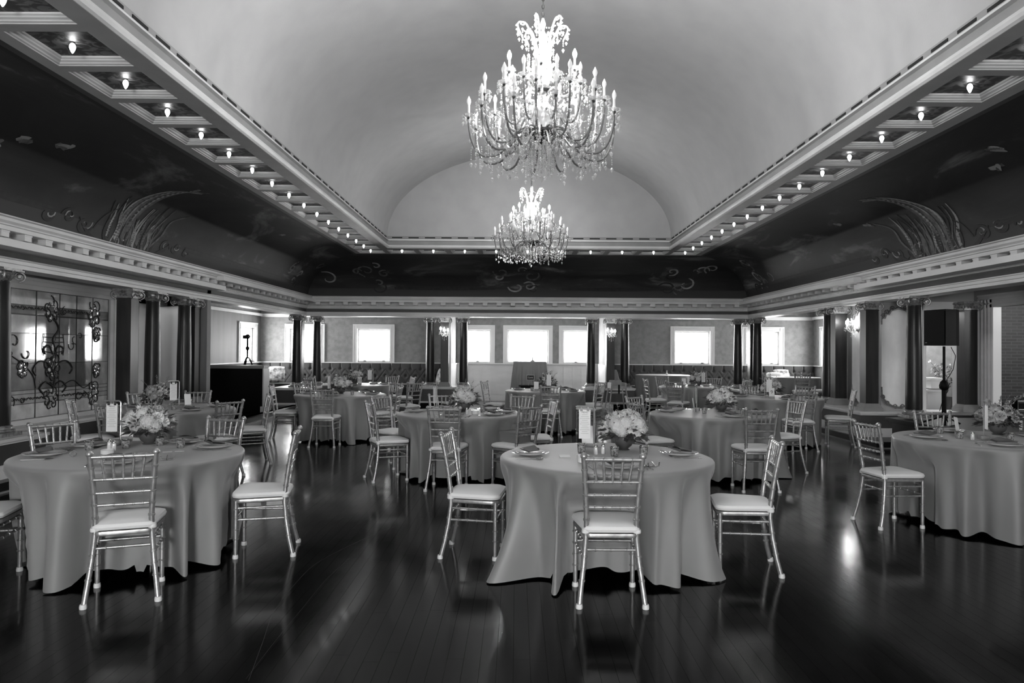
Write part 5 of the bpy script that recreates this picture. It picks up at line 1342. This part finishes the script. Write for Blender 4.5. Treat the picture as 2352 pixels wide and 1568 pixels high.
lg = MB().box(-.02, .02, -.02, .02, 0, .67).mesh('leg', 'black')
for sx in (-1, 1):
    for sy in (-1, 1): inst('leg', lg, t, (sx*.17, sy*.16, 0))
# wooden high chair
t = thing('high_chair', 'wooden restaurant high chair near the right back columns', 'high chair', (2.5, 17.9, 0), .1)
for sx in (-1, 1):
    for sy in (-1, 1): MB().tube([(sx*.26, sy*.24, 0), (sx*.16, sy*.17, .76)], .018, 8).build('leg', 'wood_light', t, True)
    MB().box(sx*.175-.02, sx*.175+.02, -.2, .2, .62, .76).build('arm_panel', 'wood_light', t)
MB().box(-.17, .17, -.17, .17, .50, .525).build('seat', 'wood_light', t); MB().tube([(-.17, .18, .68), (-.14, .2, .8), (.14, .2, .8), (.17, .18, .68)], .02, 8).build('back_rail', 'block', t, True)
MB().box(-.16, .16, .17, .19, .60, .80).build('back', 'block', t); MB().box(-.2, .2, -.2, -.17, .62, .68).build('front_rail', 'wood_light', t)
MB().box(-.02, .02, -.215, -.20, .50, .72).build('strap', 'black', t)
for z, y in ((.25, -.21), (.25, .21)): MB().tube([(-.22, y, z), (.22, y, z)], .012, 6).build('stretcher', 'wood_light', t, True)
# dark counter with camera on a small tripod
t = thing('counter', 'tall dark counter with pale top edge in the left alcove', 'counter', (-6.42, 16.5, .11))
MB().box(-.64, .64, -.16, .16, 0, .98).build('body', 'black', t); MB().box(-.67, .67, -.19, .19, 1.0, 1.05).box(-.655, .655, -.175, .175, .98, 1.0).build('top', 'trim_dark', t)
MB().box(.64, .67, -.18, .18, .0, .98).build('end_panel', 'offwhite', t); MB().box(.60, .70, -.2, .2, 0, .12).build('base_board', 'white', t)
t = thing('camera_tripod', 'small black camera on a tripod standing on the dark counter', 'camera', (-6.2, 16.5, 1.172))
for k in range(3):
    a = k*2.094+.5; MB().tube([(.02*cos(a), .02*sin(a), .17), (.05*cos(a), .05*sin(a), .14), (.11*cos(a), .11*sin(a), 0)], .017, 6).build('leg', 'black', t, True)
MB().tube([(0, 0, .14), (0, 0, .60)], .021, 8).build('column', 'black', t, True); MB().lathe([(.015, -.05), (.045, -.02), (.045, .02), (.015, .05)], 10, Matrix.Translation((0, 0, .38))).build('pan_head', 'black', t, True)
MB().box(-.10, .03, -.03, .03, .60, .68).build('camera_body', 'black', t); MB().tube([(.045*cos(a)+.01, -.02, .65+.045*sin(a)) for a in [2*pi*i/16 for i in range(16)]], .014, 6, None, True).build('lens_ring', 'black', t, True)
# loudspeaker on its pole
t = thing('speaker_stand', 'black speaker pole stand on the platform', 'speaker stand', (6.22, 10.5, .51))
MB().lathe([(.018, .0), (.018, 1.14)], 12).build('pole', 'black', t, True); MB().lathe([(.03, .0), (.032, .50), (.02, .52)], 12).build('lower_tube', 'black', t, True)
MB().lathe([(.03, .5), (.06, .53), (.065, .57), (.05, .62), (.022, .65)], 14).build('collar', 'black', t, True)
for k in range(3):
    a = k*2.094+.3; MB().tube([(.02*cos(a), .02*sin(a), .12), (.30*cos(a), .30*sin(a), .01)], .012, 6).build('leg', 'black', t, True)
MB().tube([(.12, .03, 1.13), (.20, .05, 1.0), (.15, .03, .8), (.05, .02, .65), (.06, 0, .5), (-.04, -.03, .35), (-.08, -.03, .2)], .005, 5).build('cable', 'black', t, True)
t = thing('loudspeaker', 'black loudspeaker cabinet on the pole at right', 'loudspeaker', (6.22, 10.5, 1.66), radians(-74))
v = [(-.19, -.17), (.19, -.17), (.16, .05), (.08, .19), (-.08, .19), (-.16, .05)]; n = 6
MB().add([(x, y, 0) for x, y in v]+[(x, y, .52) for x, y in v], [tuple(range(6))[::-1], tuple(range(6, 12))]+[(i, (i+1) % 6, (i+1) % 6+6, i+6) for i in range(6)]).build('cabinet', 'black', t)
MB().box(-.175, .175, -.178, -.17, .03, .49).build('grille', 'black', t); MB().box(-.16, -.12, -.182, -.178, .035, .045).build('badge', 'steel', t)
# amplifier on the bench
t = thing('guitar_amplifier', 'small amplifier with white piping on the bench at the right edge', 'amplifier', (8.52, 12.15, .605))
t.scale = (.62, .62, .62)
MB().box(-.22, .22, -.12, .12, .0, .26).build('case', 'black', t)
MB().tube([(-.22, -.125, .02), (.22, -.125, .02), (.22, -.125, .25), (-.22, -.125, .25)], .014, 6, None, True).build('piping', 'amp', t, True)
MB().box(-.2, .2, -.128, -.12, .19, .24).build('control_panel', 'chalk', t); MB().tube([(-.08, 0, .26), (-.05, 0, .30), (.05, 0, .30), (.08, 0, .26)], .01, 6).build('handle', 'black', t, True)
t = thing('small_box', 'small white box on the amplifier', 'box', (8.60, 12.15, .792)); MB().box(-.05, .09, -.05, .05, .03, .09).build('body', 'amp', t); MB().box(-.04, .08, -.04, .04, 0, .03).build('foot', 'black', t)
# crates and leafy plant in the store room
for k, (x, z, w, h) in enumerate(((7.80, .46, .15, .42), (7.82, .90, .11, .2))):
    t = thing('plastic_crate', ('large lower' if k == 0 else 'small upper')+' pale plastic crate in the store room', 'crate', (x, 13.6, z), 0, 'plastic crates')
    MB().box(-w, w, -.18, .18, 0, h-.04).build('body', 'crate', t); MB().box(-w-.015, w+.015, -.2, .2, h-.05, h-.01).build('lid', 'white', t)
t = thing('leafy_plant', 'leafy plant seen through the narrow doorway', 'plant', (8.26, 13.9, .46)); MB().lathe([(.11, 0), (.14, .25), (.15, .26), (.12, .26)], 16).build('pot', 'block', t, True)
b = MB(); rnd = random.Random(5)
stm = MB()
for k in range(16):
    a = rnd.uniform(0, 6.28); top = Vector((cos(a)*rnd.uniform(.1, .33), sin(a)*rnd.uniform(.1, .3), rnd.uniform(.5, .92))); stm.tube([(0, 0, .25), (top.x*.3, top.y*.3, top.z*.7), tuple(top)], .004, 4)
    for q in range(16):
        p = Vector((top.x*.3, top.y*.3, top.z*.7)).lerp(top, q/15)+Vector((rnd.uniform(-.05, .05), rnd.uniform(-.05, .05), rnd.uniform(-.06, .02)))
        X = Matrix.Translation(p) @ Matrix.Rotation(rnd.uniform(0, 6.28), 4, 'Z') @ Matrix.Rotation(rnd.uniform(-1, 1), 4, 'Y'); b.add([(0, 0, 0), (.03, .016, 0), (.075, 0, 0), (.03, -.016, 0)], [(0, 1, 2, 3)], X)
stm.build('stems', 'leaf', t); o = b.build('foliage', 'leaf_light', t); o['kind'] = 'stuff'
